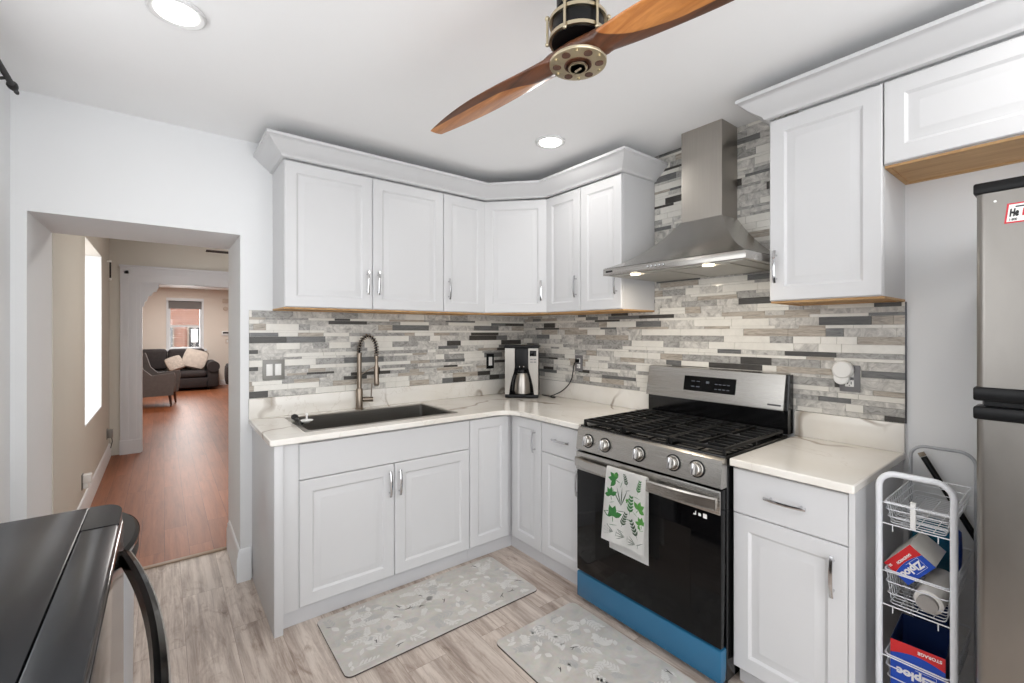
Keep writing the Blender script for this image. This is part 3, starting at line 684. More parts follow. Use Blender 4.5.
def leafs(cx, cv, kind, sc, ang, m):
    """herb sprigs as thin raised prints on the front of the towel, cx, cv in metres on the cloth"""
    def P2(a, c): 
        ca, sa = math.cos(ang), math.sin(ang); return (cx+(a*ca-c*sa)*sc, cv+(a*sa+c*ca)*sc)
    def put(poly):
        pts = []
        for a, c in poly:
            x, v = P2(a, c); pts.append(towel_pt(min(.985, max(.015, x/.232)), min(.33, max(.006, v)), .0004))
        b.face(pts, m)
    def leaf(a0, c0, L, wd, an):
        ca, sa = math.cos(an), math.sin(an)
        put([(a0+ca*l-sa*q, c0+sa*l+ca*q) for l, q in ((0, 0), (L*.3, wd*.8), (L*.6, wd*.8), (L, 0), (L*.6, -wd*.8), (L*.3, -wd*.8))])
    if kind == 'sprig':
        leaf(0, -1, 2, .05, PI/2)
        for i in range(5):
            c = -.6+i*.34; L = .62-.06*i; leaf(0, c, L, .12, PI*.27); leaf(0, c, L, .12, PI*.73)
    elif kind == 'broad':
        for an in (.3, 1.25, 1.9, 2.85): leaf(0, -.5, 1.2, .36, an)
        leaf(0, -1.2, .8, .05, PI/2)
    else:
        for an in (1.1, 1.45, 1.8, 2.1): leaf(0, -.9, 1.9, .07, an)
    leaf(-.55, -1.45, 1.1, .035, .05)
herbs = [(.045, .30, 'broad', .030, 1.2, 1), (.12, .302, 'sprig', .024, .3, 2), (.195, .288, 'sprig', .026, -.2, 1), (.035, .232, 'broad', .026, .3, 1), (.095, .222, 'blade', .036, .1, 2), (.15, .195, 'sprig', .036, -.1, 1),
         (.205, .205, 'broad', .026, -.6, 3), (.055, .145, 'broad', .034, .1, 1), (.115, .118, 'sprig', .030, -.3, 2), (.175, .095, 'sprig', .034, .5, 2), (.210, .145, 'broad', .022, .2, 3), (.04, .055, 'blade', .022, 1.4, 2), (.10, .045, 'blade', .020, 1.5, 2), (.16, .035, 'blade', .02, 1.4, 2)]
for h in herbs: leafs(h[0], h[1], h[2], h[3]*1.3, h[4], h[5])
for i in range(3): leafs(.06+.07*i, .315-.1*i, 'broad', .012, i, 3)
tw = obj('dish_towel', b, [P('towel_white_cotton', (244, 243, 240), .85, var=.02, nsc=60), P('herb_green', (46, 108, 50), .8, var=.2, nsc=60), P('herb_dark_green', (52, 74, 52), .8, var=.15, nsc=60), P('herb_bright_green', (74, 136, 56), .8, var=.2, nsc=60)], recalc=False)
tag(tw, 'white dish towel printed with green herbs, hung over the oven handle', 'towel')

# ------------------------------------------------------------------ sink and faucet
r = thing('kitchen_sink', 'wide stainless drop-in sink set into the countertop', 'sink', (-1.425, -.33, .70))
b = B(); zr = .9165; zb = .70
def rr(x0, x1, y0, y1, rad, z, n=4):
    o = []
    for cx, cy, a in ((x1-rad, y1-rad, 0), (x0+rad, y1-rad, PI/2), (x0+rad, y0+rad, PI), (x1-rad, y0+rad, 1.5*PI)):
        for i in range(n+1): t = a+PI/2*i/n; o.append((cx+rad*math.cos(t), cy+rad*math.sin(t), z))
    return o
b.loft([rr(SX0, SX1, SY0, SY1, .012, .9146), rr(SX0, SX1, SY0, SY1, .012, zr), rr(SX0+.022, SX1-.022, SY0+.022, SY1-.022, .02, zr), rr(SX0+.026, SX1-.026, SY0+.026, SY1-.026, .02, zr-.005),
        rr(SX0+.028, SX1-.028, SY0+.028, SY1-.028, .02, zb+.02), rr(SX0+.05, SX1-.05, SY0+.05, SY1-.05, .03, zb)], cap=False)
b.bm.faces.new([b.bm.verts.new(p) for p in rr(SX0+.05, SX1-.05, SY0+.05, SY1-.05, .03, zb)])
bmesh.ops.remove_doubles(b.bm, verts=b.bm.verts[:], dist=1e-5)
obj('bowl', b, M['sinkst'], r)
obj('drain', B().lathe([(.045, 0), (.045, .003), (.03, .002), (.001, .001)], (-1.42, -.30, zb+.0005), seg=20), M['chrome'], r)
FX, FY = -1.420, -.056
r = thing('kitchen_faucet', 'brushed nickel spring-neck pull-down faucet behind the sink', 'faucet', (FX, FY, .9145))
obj('base', B().lathe([(.027, 0), (.027, .006), (.0215, .010), (.0215, .125), (.018, .133), (.001, .133)], (FX, FY, .9146), seg=24), M['nickel'], r)
obj('column', B().cyl((FX, FY, 1.0479), (FX, FY, 1.26), .0145, seg=20).cyl((FX, FY, 1.26), (FX, FY, 1.275), .017, seg=20), M['nickel'], r)
# the spout plane runs to the right and a little forward
sd = Vector((.93, -.37, 0)).normalized(); ax = .053
arcp = arc(Vector((FX, FY, 1.325))+sd*ax, ax, PI, 0, 24, sd, (0, 0, 1)); arcp = [Vector((FX, FY, 1.316))]+arcp+[arcp[-1]-Vector((0, 0, .02))]
# lift the arch into a taller loop
arcp = [Vector((p.x, p.y, 1.276+(p.z-1.316)*1.75)) for p in arcp]
obj('hose', B().tube(arcp, .0065, 10), M['blk'], r)
def resample(path, n):
    L = [0]
    for a, c in zip(path, path[1:]): L.append(L[-1]+(c-a).length)
    o = []
    for i in range(n):
        d = L[-1]*i/(n-1); k = 0
        while k < len(L)-2 and L[k+1] < d: k += 1
        t = (d-L[k])/max(1e-9, L[k+1]-L[k]); o.append(path[k].lerp(path[k+1], t))
    return o
turns = 17; n = turns*12; cl = resample(arcp, n); hel = []
sn = sd.cross(Vector((0, 0, 1)))
for i, p in enumerate(cl):
    t = (cl[min(i+1, n-1)]-cl[max(i-1, 0)]).normalized(); q = t.cross(sn).normalized(); a = 2*PI*turns*i/n
    hel.append(p+q*(.0145*math.cos(a))+sn*(.0145*math.sin(a)))
obj('spring', B().tube(hel, .0027, 6), M['nickel'], r)
e = arcp[-1]
sp = obj('spray_head', B().lathe([(.012, 0), (.014, -.012), (.0105, -.03), (.0105, -.06), (.0155, -.072), (.0165, -.17), (.0175, -.185), (.014, -.195), (.001, -.195)], e, seg=20), M['nickel'], r)
obj('trigger', B().box(-.004, .004, -.004, .004, -.12, -.075, .002, T=Matrix.Translation(e+sd*.018)), M['blk'], sp)
obj('holder_arm', B().tube([(FX, FY, 1.13), Vector((FX, FY, 1.15))+sd*.03, Vector((e.x, e.y, e.z-.075))-sd*.0165], .0038, 8), M['nickel'], r)
obj('lever', B().cyl(Vector((FX, FY, .975))+sd*.0216, Vector((FX, FY, .975))+sd*.085, .0155, seg=18).cyl(Vector((FX, FY, .985))+sd*.072, Vector((FX, FY, 1.075))+sd*.078, .0042, seg=10), M['nickel'], r)
# scrub brush and stopper at the left end of the sink
r = thing('scrub_brush', 'black scrub brush resting on the left rim of the sink', 'brush', (-1.842, -.22, .917))
obj('brush_head', B().ball((-1.842, -.235, .938), .019, .034, .016), M['blkmat'], r)
obj('handle', B().tube([(-1.842, -.262, .934), (-1.84, -.33, .930), (-1.838, -.385, .9245)], [.009, .007, .006], 10), M['blk'], r)
r = thing('sink_stopper', 'white sink strainer stopper with an upright knob beside the black scrub brush', 'stopper', (-1.80, -.33, .915))
obj('cup', B().lathe([(.002, .0), (.012, .001), (.022, .008), (.032, .014), (.033, .018), (.012, .020), (.001, .021)], (-1.806, -.345, .9166), seg=20), M['white'], r)
obj('knob', B().cyl((-1.806, -.345, .9377), (-1.806, -.345, .962), .005, seg=12).ball((-1.806, -.345, .965), .007), M['white'], r)

# ------------------------------------------------------------------ switches and outlets on the tile
def plate(name, label, cat, o, u, n, w, h, pm, im, kind, group=None):
    T = FR(Vector(o)+Vector(n)*.0084, u, n); r = thing(name, label, cat, o, group)
    obj('cover_plate', B().box(-w/2, w/2, 0, .005, -h/2, h/2, .002, T=T), pm, r)
    if kind == 'switch2':
        for a in (-.023, .023): obj('rocker', B().box(a-.0165, a+.0165, .0052, .0085, -.034, .034, .0015, T=T), im, r)
    elif kind == 'switch1': obj('rocker', B().box(-.0165, .0165, .0052, .0085, -.034, .034, .0015, T=T), im, r)
    elif kind == 'duplex':
        for c in (-.021, .021):
            k = obj('socket', B().box(-.0165, .0165, .0052, .0075, c-.015, c+.015, .002, T=T), im, r)
            obj('slots', B().box(-.008, -.005, .0076, .0079, c-.004, c+.008, T=T).box(.005, .008, .0076, .0079, c-.004, c+.008, T=T).box(-.002, .002, .0076, .0079, c-.011, c-.007, T=T), M['blk'], k)
    return r
M['silverp'] = P('satin_silver_plate', (138, 136, 132), .4, .3, .03)
M['greyp'] = P('grey_stone_plate', (120, 118, 120), .4, .1, .05)
plate('light_switch', 'double rocker switch with silver plate left of the sink', 'switch', (-1.908, 0, 1.19), UX, NB, .116, .118, M['silverp'], M['white'], 'switch2')
plate('light_switch', 'black-plated single rocker switch left of the coffee maker', 'switch', (-.358, 0, 1.178), UX, NB, .072, .118, M['blk'], M['white'], 'switch1')
plate('wall_outlet', 'outlet right of the coffee maker with a black plug in it', 'outlet', (0, -.648, 1.182), UY, NR, .074, .118, M['greyp'], M['white'], 'duplex')
plate('wall_outlet', 'grey outlet right of the range with a round white device plugged in', 'outlet', (0, -2.296, 1.205), UY, NR, .076, .118, M['greyp'], M['white'], 'duplex')
r = thing('plug_in_device', 'round white plug-in device on the grey outlet right of the range', 'plug-in device', (-.02, -2.272, 1.226))
obj('disc', B().lathe([(.036, 0), (.040, .006), (.040, .022), (.034, .030), (.001, .032)], (-.0178, -2.276, 1.245), (-1, 0, 0), 32), M['white'], r)
obj('lower_disc', B().lathe([(.030, 0), (.030, .018), (.026, .022), (.001, .023)], (-.0178, -2.270, 1.208), (-1, 0, 0), 28), M['white'], r)

# ------------------------------------------------------------------ coffee maker in the corner
cn = Vector((-.70, -.714, 0)).normalized(); cu = Vector((-cn.y, cn.x, 0)); cu = cu if cu.x > 0 else -cu
co = Vector((-.290, -.325, .9143)); T = FR(co, cu, cn) @ Matrix.Diagonal((1.12, 1.0, 1.2, 1))     # origin: middle of the front edge on the counter
r = thing('coffee_maker', 'black and stainless drip coffee maker in the counter corner', 'coffee maker', co)
obj('base', B().box(-.112, .112, -.20, .012, 0, .022, .006, T=T), M['blk'], r)
obj('rear_tower', B().box(-.110, .110, -.20, -.105, .0225, .292, .006, T=T), M['blk'], r)
obj('brew_head', B().box(-.044, .044, -.1045, -.004, .185, .312, .004, T=T).box(-.110, -.0445, -.1045, -.012, .20, .312, .003, T=T).box(.0445, .110, -.1045, -.012, .20, .312, .003, T=T), M['blk'], r)
obj('lid', B().box(-.118, .118, -.20, .002, .3125, .330, .005, T=T), M['blk'], r)
# two stainless fascia panels that curve away around the carafe
def fascia(sg):
    prof = [(.112, .0225), (.112, .311), (.046, .311), (.046, .19), (.052, .165), (.066, .12), (.078, .07), (.084, .0225)]
    return [(sg*a, c) for a, c in prof][::sg]
fl = obj('fascia', B().prism(fascia(-1), -.012, .006, T), M['steelv'], r)
fr = obj('fascia', B().prism(fascia(1), -.012, .006, T), M['steelv'], r)
obj('display', B().box(.056, .100, .0061, .0085, .262, .298, .002, T=T), M['blkgl'], fr)
obj('buttons', B().box(.058, .076, .0061, .0075, .238, .246, T=T).box(.081, .099, .0061, .0075, .238, .246, T=T).box(.058, .076, .0061, .0075, .222, .230, T=T).box(.081, .099, .0061, .0075, .222, .230, T=T), P('button_grey', (120, 120, 122), .4), fr)
for q in (-.014, .014): obj('spout_dot', B().ball(T @ Vector((q, -.001, .197)), .006), M['chrome'], r)
cc = Vector((0, -.048, .0225))
ca = obj('carafe', B().lathe([(.050, 0), (.054, .004), (.054, .018), (.050, .07), (.040, .115), (.034, .130), (.001, .130)], cc, seg=32).xf(T), M['steelv'], r)
obj('carafe_lid', B().lathe([(.034, .1305), (.036, .14), (.030, .155), (.001, .158)], cc, seg=28).xf(T), M['blk'], ca)
obj('carafe_handle', B().tube([T @ Vector(p) for p in ((-.030, -.010, .150), (-.046, .004, .142), (-.058, .016, .10), (-.058, .016, .05), (-.046, .004, .03))], .0075, 8), M['blk'], ca)
cord = [T @ Vector((.10, -.19, .02))]
cord = [Vector((-.085, -.325, .921)), Vector((-.08, -.37, .919)), Vector((-.08, -.44, .919)), Vector((-.09, -.48, .919)), Vector((-.115, -.475, .920)), Vector((-.11, -.445, .925)), Vector((-.075, -.455, .935)), Vector((-.055, -.51, .965)), Vector((-.045, -.565, 1.01)), Vector((-.04, -.60, 1.06)), Vector((-.038, -.615, 1.12)), Vector((-.038, -.625, 1.17)), Vector((-.036, -.64, 1.196))]
def smooth(path, k=6):
    P_ = [Vector(p) for p in path]; o = []
    for i in range(len(P_)-1):
        p0 = P_[max(i-1, 0)]; p1 = P_[i]; p2 = P_[i+1]; p3 = P_[min(i+2, len(P_)-1)]
        for j in range(k):
            t = j/k; o.append(.5*((2*p1)+(p2-p0)*t+(2*p0-5*p1+4*p2-p3)*t*t+(3*p1-p0-3*p2+p3)*t**3))
    o.append(P_[-1]); return o
r2 = thing('power_cord', 'black power cord running from the coffee maker to the outlet', 'cord', (-.09, -.46, .9145))
obj('cable', B().tube(smooth(cord), .0038, 8), M['blk'], r2)
obj('plug', B().box(-.040, -.0168, -.660, -.634, 1.188, 1.214, .004), M['blk'], r2)

# ------------------------------------------------------------------ refrigerator
r = thing('refrigerator', 'stainless top-freezer refrigerator with black handles at the right', 'refrigerator', (-.4, -3.14, 0))
GY0, GY1 = -2.768, -3.50; gx = -.730
obj('body', B().box(-.655, -.03, GY1+.004, GY0-.004, .03, 1.775, .004), P('fridge_side_grey', (92, 90, 90), .45), r)
def fdoor(name, z0, z1):
    n = 10; rad = .018; pts = [(-.660, GY0)]+[(gx+rad-rad*math.sin(PI/2*i/n), GY0-rad+rad*math.cos(PI/2*i/n)) for i in range(n+1)]
    pts += [(gx+rad-rad*math.cos(PI/2*i/n), GY1+rad-rad*math.sin(PI/2*i/n)) for i in range(n+1)]+[(-.660, GY1)]
    return obj(name, B().zprism(pts, z0, z1), M['fridge'], r)
def cap(name, z0, z1, gr, par, inx=0.0):
    x = gx-gr; return obj(name, B().box(-.659, x, GY1-.003, GY0+.005-inx, z0, z1, .005), M['blk'], par)
fz = fdoor('freezer_door', 1.268, 1.772); cap('top_cap', 1.7725, 1.802, .003, fz); 
cap('handle_band', 1.232, 1.2675, .004, fz)
lw = fdoor('fridge_door', .07, 1.183); cap('handle_band', 1.1835, 1.2165, .006, lw)
obj('gasket', B().box(-.70, -.6595, GY1+.01, GY0-.012, 1.2175, 1.2315), M['blkmat'], r)
obj('hinge_screw', B().lathe([(.003, 0), (.003, .001), (.001, .002)], (gx-.0002, GY0-.035, 1.748), (-1, 0, 0), 10), M['white'], fz)
obj('toe_grille', B().box(-.70, -.6555, GY1+.01, GY0-.01, 0, .066), M['blk'], r)
# service sticker: white, red border
st = thing('service_sticker', 'white sticker with a red border on the freezer door', 'sticker', (gx-.001, -2.86, 1.715))
ST = FR((gx-.0003, -2.868, 1.712), UY, NR) @ Matrix.Rotation(0, 4, 'Y')
sh = .003
def para(w, h, e=0): return [(-w/2-sh*(h/.062)+0, -h/2), (w/2-sh, -h/2), (w/2+sh, h/2), (-w/2+sh, h/2)]
obj('border', B().prism(para(.094, .050), 0, .0005, ST), P('sticker_red', (196, 34, 52), .4, var=0), st)
obj('panel', B().prism(para(.087, .043), .0005, .0008, ST), P('sticker_white', (238, 236, 232), .4, var=0), st)
M['ink'] = P('black_ink', (20, 20, 22), .5, var=0); M['inkred'] = P('red_ink', (200, 30, 44), .5, var=0)
def TX(T, a, d, c, flip=False):
    """text frame: text x along local a, text y along local c, facing local b"""
    R = Matrix(((1, 0, 0, a), (0, 0, 1, d), (0, 1, 0, c), (0, 0, 0, 1)))
    if flip: R = R @ Matrix.Rotation(PI, 4, 'Z')
    return T @ R
text('lettering', 'He', .025, M['ink'], st, TX(ST, -.0405, .0012, .0) @ Matrix.Diagonal((.52, 1, 1, 1)), .0014, 'LEFT', .2)
obj('red_block', B().prism([(-.019, -.0095), (.034, -.0095), (.036, .0095), (-.017, .0095)], .0008, .0011, ST), M['inkred'], st)
text('phone_line', '1-800', .008, M['ink'], st, TX(ST, -.042, .0012, -.0165) @ Matrix.Diagonal((.8, 1, 1, 1)), .0002, 'LEFT', .1)
obj('small_print', B().box(-.030, .03, .0008, .0011, .0135, .017, T=ST), M['ink'], st)

# ------------------------------------------------------------------ three-tier wire cart between the cabinet and the refrigerator
CX0, CX1, CYL, CYR = -.545, -.125, -2.523, -2.702
r = thing('wire_cart', 'white three-tier wire basket cart beside the refrigerator', 'cart', (-.33, (CYL+CYR)/2, 0))
def uframe(x, top, rad, rt):
    p = [(x, CYL, .07), (x, CYL, top-rad)]+[tuple(q) for q in arc((x, CYL-rad, top-rad), rad, PI/2, 0, 8, (0, 0, 1), (0, 1, 0))][::-1]
    p = [Vector((x, CYL, .07)), Vector((x, CYL, .5)), Vector((x, CYL, top-rad))]
    p += [Vector((x, CYL-rad+rad*math.cos(a), top-rad+rad*math.sin(a))) for a in [PI/2*i/8 for i in range(1, 9)]]
    p += [Vector((x, CYR+rad-rad*math.sin(a), top-rad+rad*math.cos(a))) for a in [PI/2*i/8 for i in range(0, 9)]]
    p += [Vector((x, CYR, .5)), Vector((x, CYR, .07))]
    return B().tube(p, rt, 12)
obj('front_frame', uframe(CX0, .950, .045, .0095), M['wire'], r)
obj('rear_frame', uframe(CX1, .975, .045, .006), M['greywire'], r)
def basket(zt, h):
    b = B(); w = .0017; x0, x1, y0, y1 = CX0+.012, CX1-.010, CYL-.011, CYR+.011; fl = .012
    def loop(z, ins): return [Vector(p) for p in rr(x0+ins, x1-ins, y1+ins, y0-ins, .012, z, 3)]
    for k, (z, ins) in enumerate(((zt, 0), (zt-h*.35, fl*.2), (zt-h*.7, fl*.5), (zt-h, fl))): b.tube(loop(z, ins), w*(1.35 if k == 0 else 1), 6, closed=True)
    n = 16
    for i in range(1, n):
        x = x0+(x1-x0)*i/n; xi = x0+fl+(x1-x0-2*fl)*i/n
        b.tube([(x, y0, zt), (xi, y0-fl*.8, zt-h+.006), (xi, y0-fl-.006, zt-h), (xi, y1+fl+.006, zt-h), (xi, y1+fl*.8, zt-h+.006), (x, y1, zt)], w*.85, 5)
    for i in range(1, 4):
        y = y0+(y1-y0)*i/4
        b.tube([(x0+fl, y, zt-h), (x1-fl, y, zt-h)], w*.85, 5)
    for xx in (CX0, CX1):
        b.tube([(xx, CYL-.004, zt), (xx, CYR+.004, zt)], w*1.2, 6).tube([(xx, CYL-.004, zt-h), (xx, CYR+.004, zt-h)], w*1.2, 6)
        for yy in (CYL-.035, CYR+.035): b.tube([(xx, yy, zt-h), (xx, yy, zt-h-.022)], w, 5)
    return b
for zt_, h_ in ((.852, .068), (.628, .110), (.350, .105)): obj('basket', basket(zt_, h_), M['wire'], r)
for xx in (CX0, CX1):
    for yy in (CYL, CYR): obj('caster', B().cyl((xx-.0, yy-.009, .026), (xx, yy+.009, .026), .0258, seg=16).cyl((xx, yy, .045), (xx, yy, .0698), .006, seg=8), M['blk'], r)
tag(obj('bag_clip', B().box(CX0+.004, CX0+.009, -2.614, -2.600, .783, .864, .002).box(CX0+.004, CX0+.02, -2.614, -2.600, .8645, .868, .001), M['white']), 'white plastic clip hooked over the front of the top cart basket', 'clip')
# boxes of storage bags: blue with a red band, printed upside down as they stand
M['bxblue'] = P('box_blue', (24, 74, 178), .35, var=.05); M['bxred'] = P('box_red', (206, 40, 44), .35, var=.03); M['bxwhite'] = P('box_white_card', (226, 222, 214), .6, var=.02)
M['dkblue'] = P('dark_blue_card', (22, 44, 92), .45, var=.08); M['teal'] = P('teal_bag_plastic', (28, 94, 116), .3, var=.15, nsc=12)
def bag_box(T, w, d, h, label, band, words, open_top=False, group='storage bag boxes'):
    """front face is local b = 0 looking along +b; a centred, c from 0 to h"""
    r = thing('storage_bag_box', label, 'box', T @ Vector((0, -d/2, 0)), group); t = .002
    if open_top:
        b = B().box(-w/2, w/2, -d, -.0012, 0, t, T=T).box(-w/2, -w/2+t, -d, -.0012, t, h, T=T).box(w/2-t, w/2, -d, -.0012, t, h, T=T).box(-w/2+t, w/2-t, -d, -d+t, t, h, T=T).box(-w/2+t, w/2-t, -t-.0012, -.0012, t, h, T=T)
    else: b = B().box(-w/2, w/2, -d, -.0012, 0, h, .001, T=T)
    obj('carton', b, M['bxwhite'] if not open_top else M['dkblue'], r)
    # printed front: blue field below a sweeping red band
    n = 12; cur = [(-w/2+w*i/n, h*(1-band)+h*.10*math.sin(PI*i/n)-h*.05) for i in range(n+1)]
    obj('blue_print', B().prism([(w/2, 0), (-w/2, 0)]+cur, -.001, 0, T), M['bxblue'], r)
    obj('red_print', B().prism([(w/2, h), (-w/2, h)]+[(a, c+.0006) for a, c in cur], -.001, 0, T), M['bxred'], r)
    for (s, a, c, sz, bold) in words:
        text('lettering', s, sz, M['white'], r, TX(T, a, .0006, c, True), bold)
    return r
UYc = (CYL+CYR)/2
T1 = FR((CX0+.062, UYc+.016, .585), UY, NR) @ Matrix.Rotation(math.radians(24), 4, 'Y') @ Matrix.Translation((.0, 0, .0))
T1 = Matrix.Translation((CX0+.050, -2.589, .650)) @ FR((0, 0, 0), UY, NR) @ Matrix.Rotation(math.radians(-52), 4, 'Y') @ Matrix.Translation((0, 0, -.040))
bx = bag_box(T1, .108, .17, .080, 'tilted blue and red box of storage bags in the middle cart basket', .42, [('Ziploc', -.004, .027, .029, .0012), ('SANDWICH', .004, .060, .010, .0004), ('50', -.044, .066, .010, .0003)])
T2 = Matrix.Translation((CX0+.030, UYc, .2475)) @ FR((0, 0, 0), UY, NR) @ Matrix.Rotation(math.radians(-3), 4, 'Z')
bx2 = bag_box(T2, .132, .20, .152, 'upright open blue and red box of storage bags in the bottom cart basket', .24, [('Ziploc', -.004, .056, .036, .0014), ('STORAGE', .030, .138, .013, .0004)], True)
# logo frames printed beside the words
for rt_, T_, a0, a1, c0, c1 in ((bx, T1, -.047, .037, .010, .045), (bx2, T2, -.052, .046, .034, .078)):
    q = .0008; a0 = (a0+a1)/2-.002
    obj('print_frame', B().box(a0, a1, .0002, .0006, c0, c0+q, T=T_).box(a0, a1, .0002, .0006, c1-q, c1, T=T_).box(a1-q, a1, .0002, .0006, c0+q, c1-q, T=T_), M['white'], rt_)
r = thing('bag_roll', 'white roll with a grey core end in the middle cart basket', 'roll', (-.40, -2.64, .54))
rc0 = Vector((CX0+.024, -2.640, .560)); rc1 = Vector((CX0+.20, -2.648, .580)); rd = (rc1-rc0).normalized()
obj('wound_sheet', B().lathe([(.030, 0), (.036, .004), (.036, .175), (.030, .180), (.022, .180), (.022, 0)], rc0, rd, 28), P('roll_white', (228, 224, 218), .5, var=.03), r)
obj('core_cap', B().lathe([(.026, -.014), (.026, -.0005), (.001, -.0005)][::-1], rc0, rd, 24), P('core_grey', (150, 146, 142), .5), r)
def pouch(name, label, cat, c, sx, sy, sz, mat, seed):
    rnd = random.Random(seed); b = B(); b.ball((0, 0, 0), sx, sy, sz, u=20, v=14)
    for v in b.bm.verts:
        d = v.co; k = 1+.10*math.sin(d.x*60+seed)+.08*math.cos(d.y*70+seed*2); q = Vector((d.x/sx, d.y/sy, d.z/sz)); mxx = max(abs(q.x), abs(q.y), abs(q.z)); f = (1/mxx)**.55*k*.92
        v.co = Vector((d.x*f, d.y*f, d.z*f))
    b.xf(Matrix.Translation(c)); return tag(obj(name, b, mat), label, cat)
pouch('bag_pack', 'teal plastic pack stuffed at the back of the middle cart basket', 'bag', (-.22, -2.61, .645), .075, .07, .095, M['teal'], 3)
pouch('bag_pack', 'bright blue pack beside the white roll against the refrigerator side of the cart', 'bag', (-.30, -2.672, .67), .045, .014, .07, M['bxblue'], 7)
pouch('bag_pack', 'dark blue pack behind the open box in the bottom cart basket', 'bag', (-.20, -2.60, .36), .07, .055, .10, M['dkblue'], 9)
r = thing('broom_handle', 'black pole leaning behind the cart against the wall', 'pole', (-.10, -2.75, .30))
obj('pole', B().cyl((-.085, -2.757, .55), (-.030, -2.545, .915), .0105, seg=14), M['blk'], r)
obj('end_cap', B().cyl((-.0297, -2.5438, .917), (-.0277, -2.536, .9305), .0112, seg=14), P('cap_tan', (150, 138, 120), .5), r)

# ------------------------------------------------------------------ ceiling fan with two carved propeller blades
HC = Vector((-1.465, -2.036, 2.190)); bd = Vector((-.106, .699, 0)).normalized(); bs = Vector((bd.y, -bd.x, 0))
r = thing('ceiling_fan', 'wooden two-blade propeller ceiling fan with a black drum motor', 'ceiling fan', HC)
def station(q, t, sgn):
    """airfoil ring at fraction t (0 hub .. 1 tip); q unit dir along blade"""
    rdist = .68*t; side = Vector((q.y, -q.x, 0))
    ch = .075+.085*math.sin(min(1, t*1.25)*PI*.5) if t < .55 else None
    if t <= .12: ch = .110-.15*t
    elif t <= .55: ch = .092+(.134-.092)*math.sin((t-.12)/.43*PI/2)
    else: ch = .134-(.134-.056)*((t-.55)/.45)**1.8
    th = .050*(1-t)**1.6+.007
    pit = math.radians(0 if t < .06 else 10*math.sin(min(1, (t-.06)/.22)*PI/2)*(1-.5*t))
    c = HC+Vector((0, 0, .034-.022*t*t))+q*rdist; up = Vector((0, 0, 1)); cdir = side*math.cos(pit)+up*math.sin(pit)*1.0; ndir = up*math.cos(pit)-side*math.sin(pit)
    o = []
    for i in range(48):
        a = 2*PI*i/48; x = math.cos(a); z = math.sin(a)
        o.append(c+cdir*(x*ch/2)+ndir*(z*th/2*(1-.35*abs(x)) if t > .12 else z*.027))
    return o
b = B(); R = []; tl = [-1, -.985, -.95, -.9]+[-.86+.02*i for i in range(87)]+[.9, .95, .985, 1]
for t in tl:
    q = bd if t >= 0 else -bd
    ring = station(q, abs(t), 1)
    if t < 0: ring = [ring[(24-i) % 48] for i in range(48)]
    R.append(ring)
b.loft(R)
obj('propeller', b, propeller_wood(bd, .68), r, angle=60)
hp = obj('hub_plate', B().lathe([(.060, 0), (.082, .0015), (.083, .004), (.083, .009), (.02, .009)], HC, (0, 0, 1), 40), M['brass'], r)
for i in range(6):
    a = 2*PI*i/6+.2; obj('recess', B().lathe([(.0125, -.0012), (.0125, .0015), (.001, .0015)], HC+Vector((.061*math.cos(a), .061*math.sin(a), 0)), seg=16), M['walnut'], hp)
    a += PI/6; obj('bolt', B().lathe([(.005, -.003), (.005, .001), (.001, .001)], HC+Vector((.070*math.cos(a), .070*math.sin(a), 0)), seg=10), M['brass'], hp)
obj('hub_ring', B().lathe([(.040, -.002), (.040, .0), (.030, .0), (.030, -.006), (.034, -.006)], HC, seg=28), M['walnut'], hp)
obj('hub_cap', B().lathe([(.028, -.010), (.028, .0), (.001, .0), (.001, -.012), (.022, -.012)], HC, seg=28).box(-.004+HC.x, .004+HC.x, HC.y-.012, HC.y+.012, HC.z-.015, HC.z-.0121, .001), M['brass'], hp)
obj('motor_drum', B().lathe([(.055, .064), (.076, .066), (.076, .136), (.060, .140), (.060, .16), (.001, .16)], HC, seg=40), M['blk'], r)
for zz in (.074, .126): obj('drum_hoop', B().lathe([(.0765, -.005), (.084, -.005), (.084, .005), (.0765, .005)], HC+Vector((0, 0, zz)), seg=40), M['brass'], r)
for i in range(6):
    a = 2*PI*i/6+.35; p = HC+Vector((.089*math.cos(a), .089*math.sin(a), 0))
    obj('tension_rod', B().cyl(p+Vector((0, 0, .062)), p+Vector((0, 0, .138)), .004, seg=10).ball(p+Vector((0, 0, .062)), .0065, u=10, v=8).ball(p+Vector((0, 0, .138)), .0075, u=10, v=8), M['brass'], r)
obj('upper_drum', B().lathe([(.062, .1602), (.062, .21), (.040, .22), (.001, .22)], HC, seg=32), M['blk'], r)
obj('downrod', B().cyl(HC+Vector((0, 0, .2205)), (HC.x, HC.y, CEIL-.03), .014, seg=14), M['brass'], r)
obj('canopy', B().lathe([(.03, -.0299), (.062, -.02), (.068, -.0003), (.001, -.0003)], (HC.x, HC.y, CEIL), seg=28), M['blk'], r)

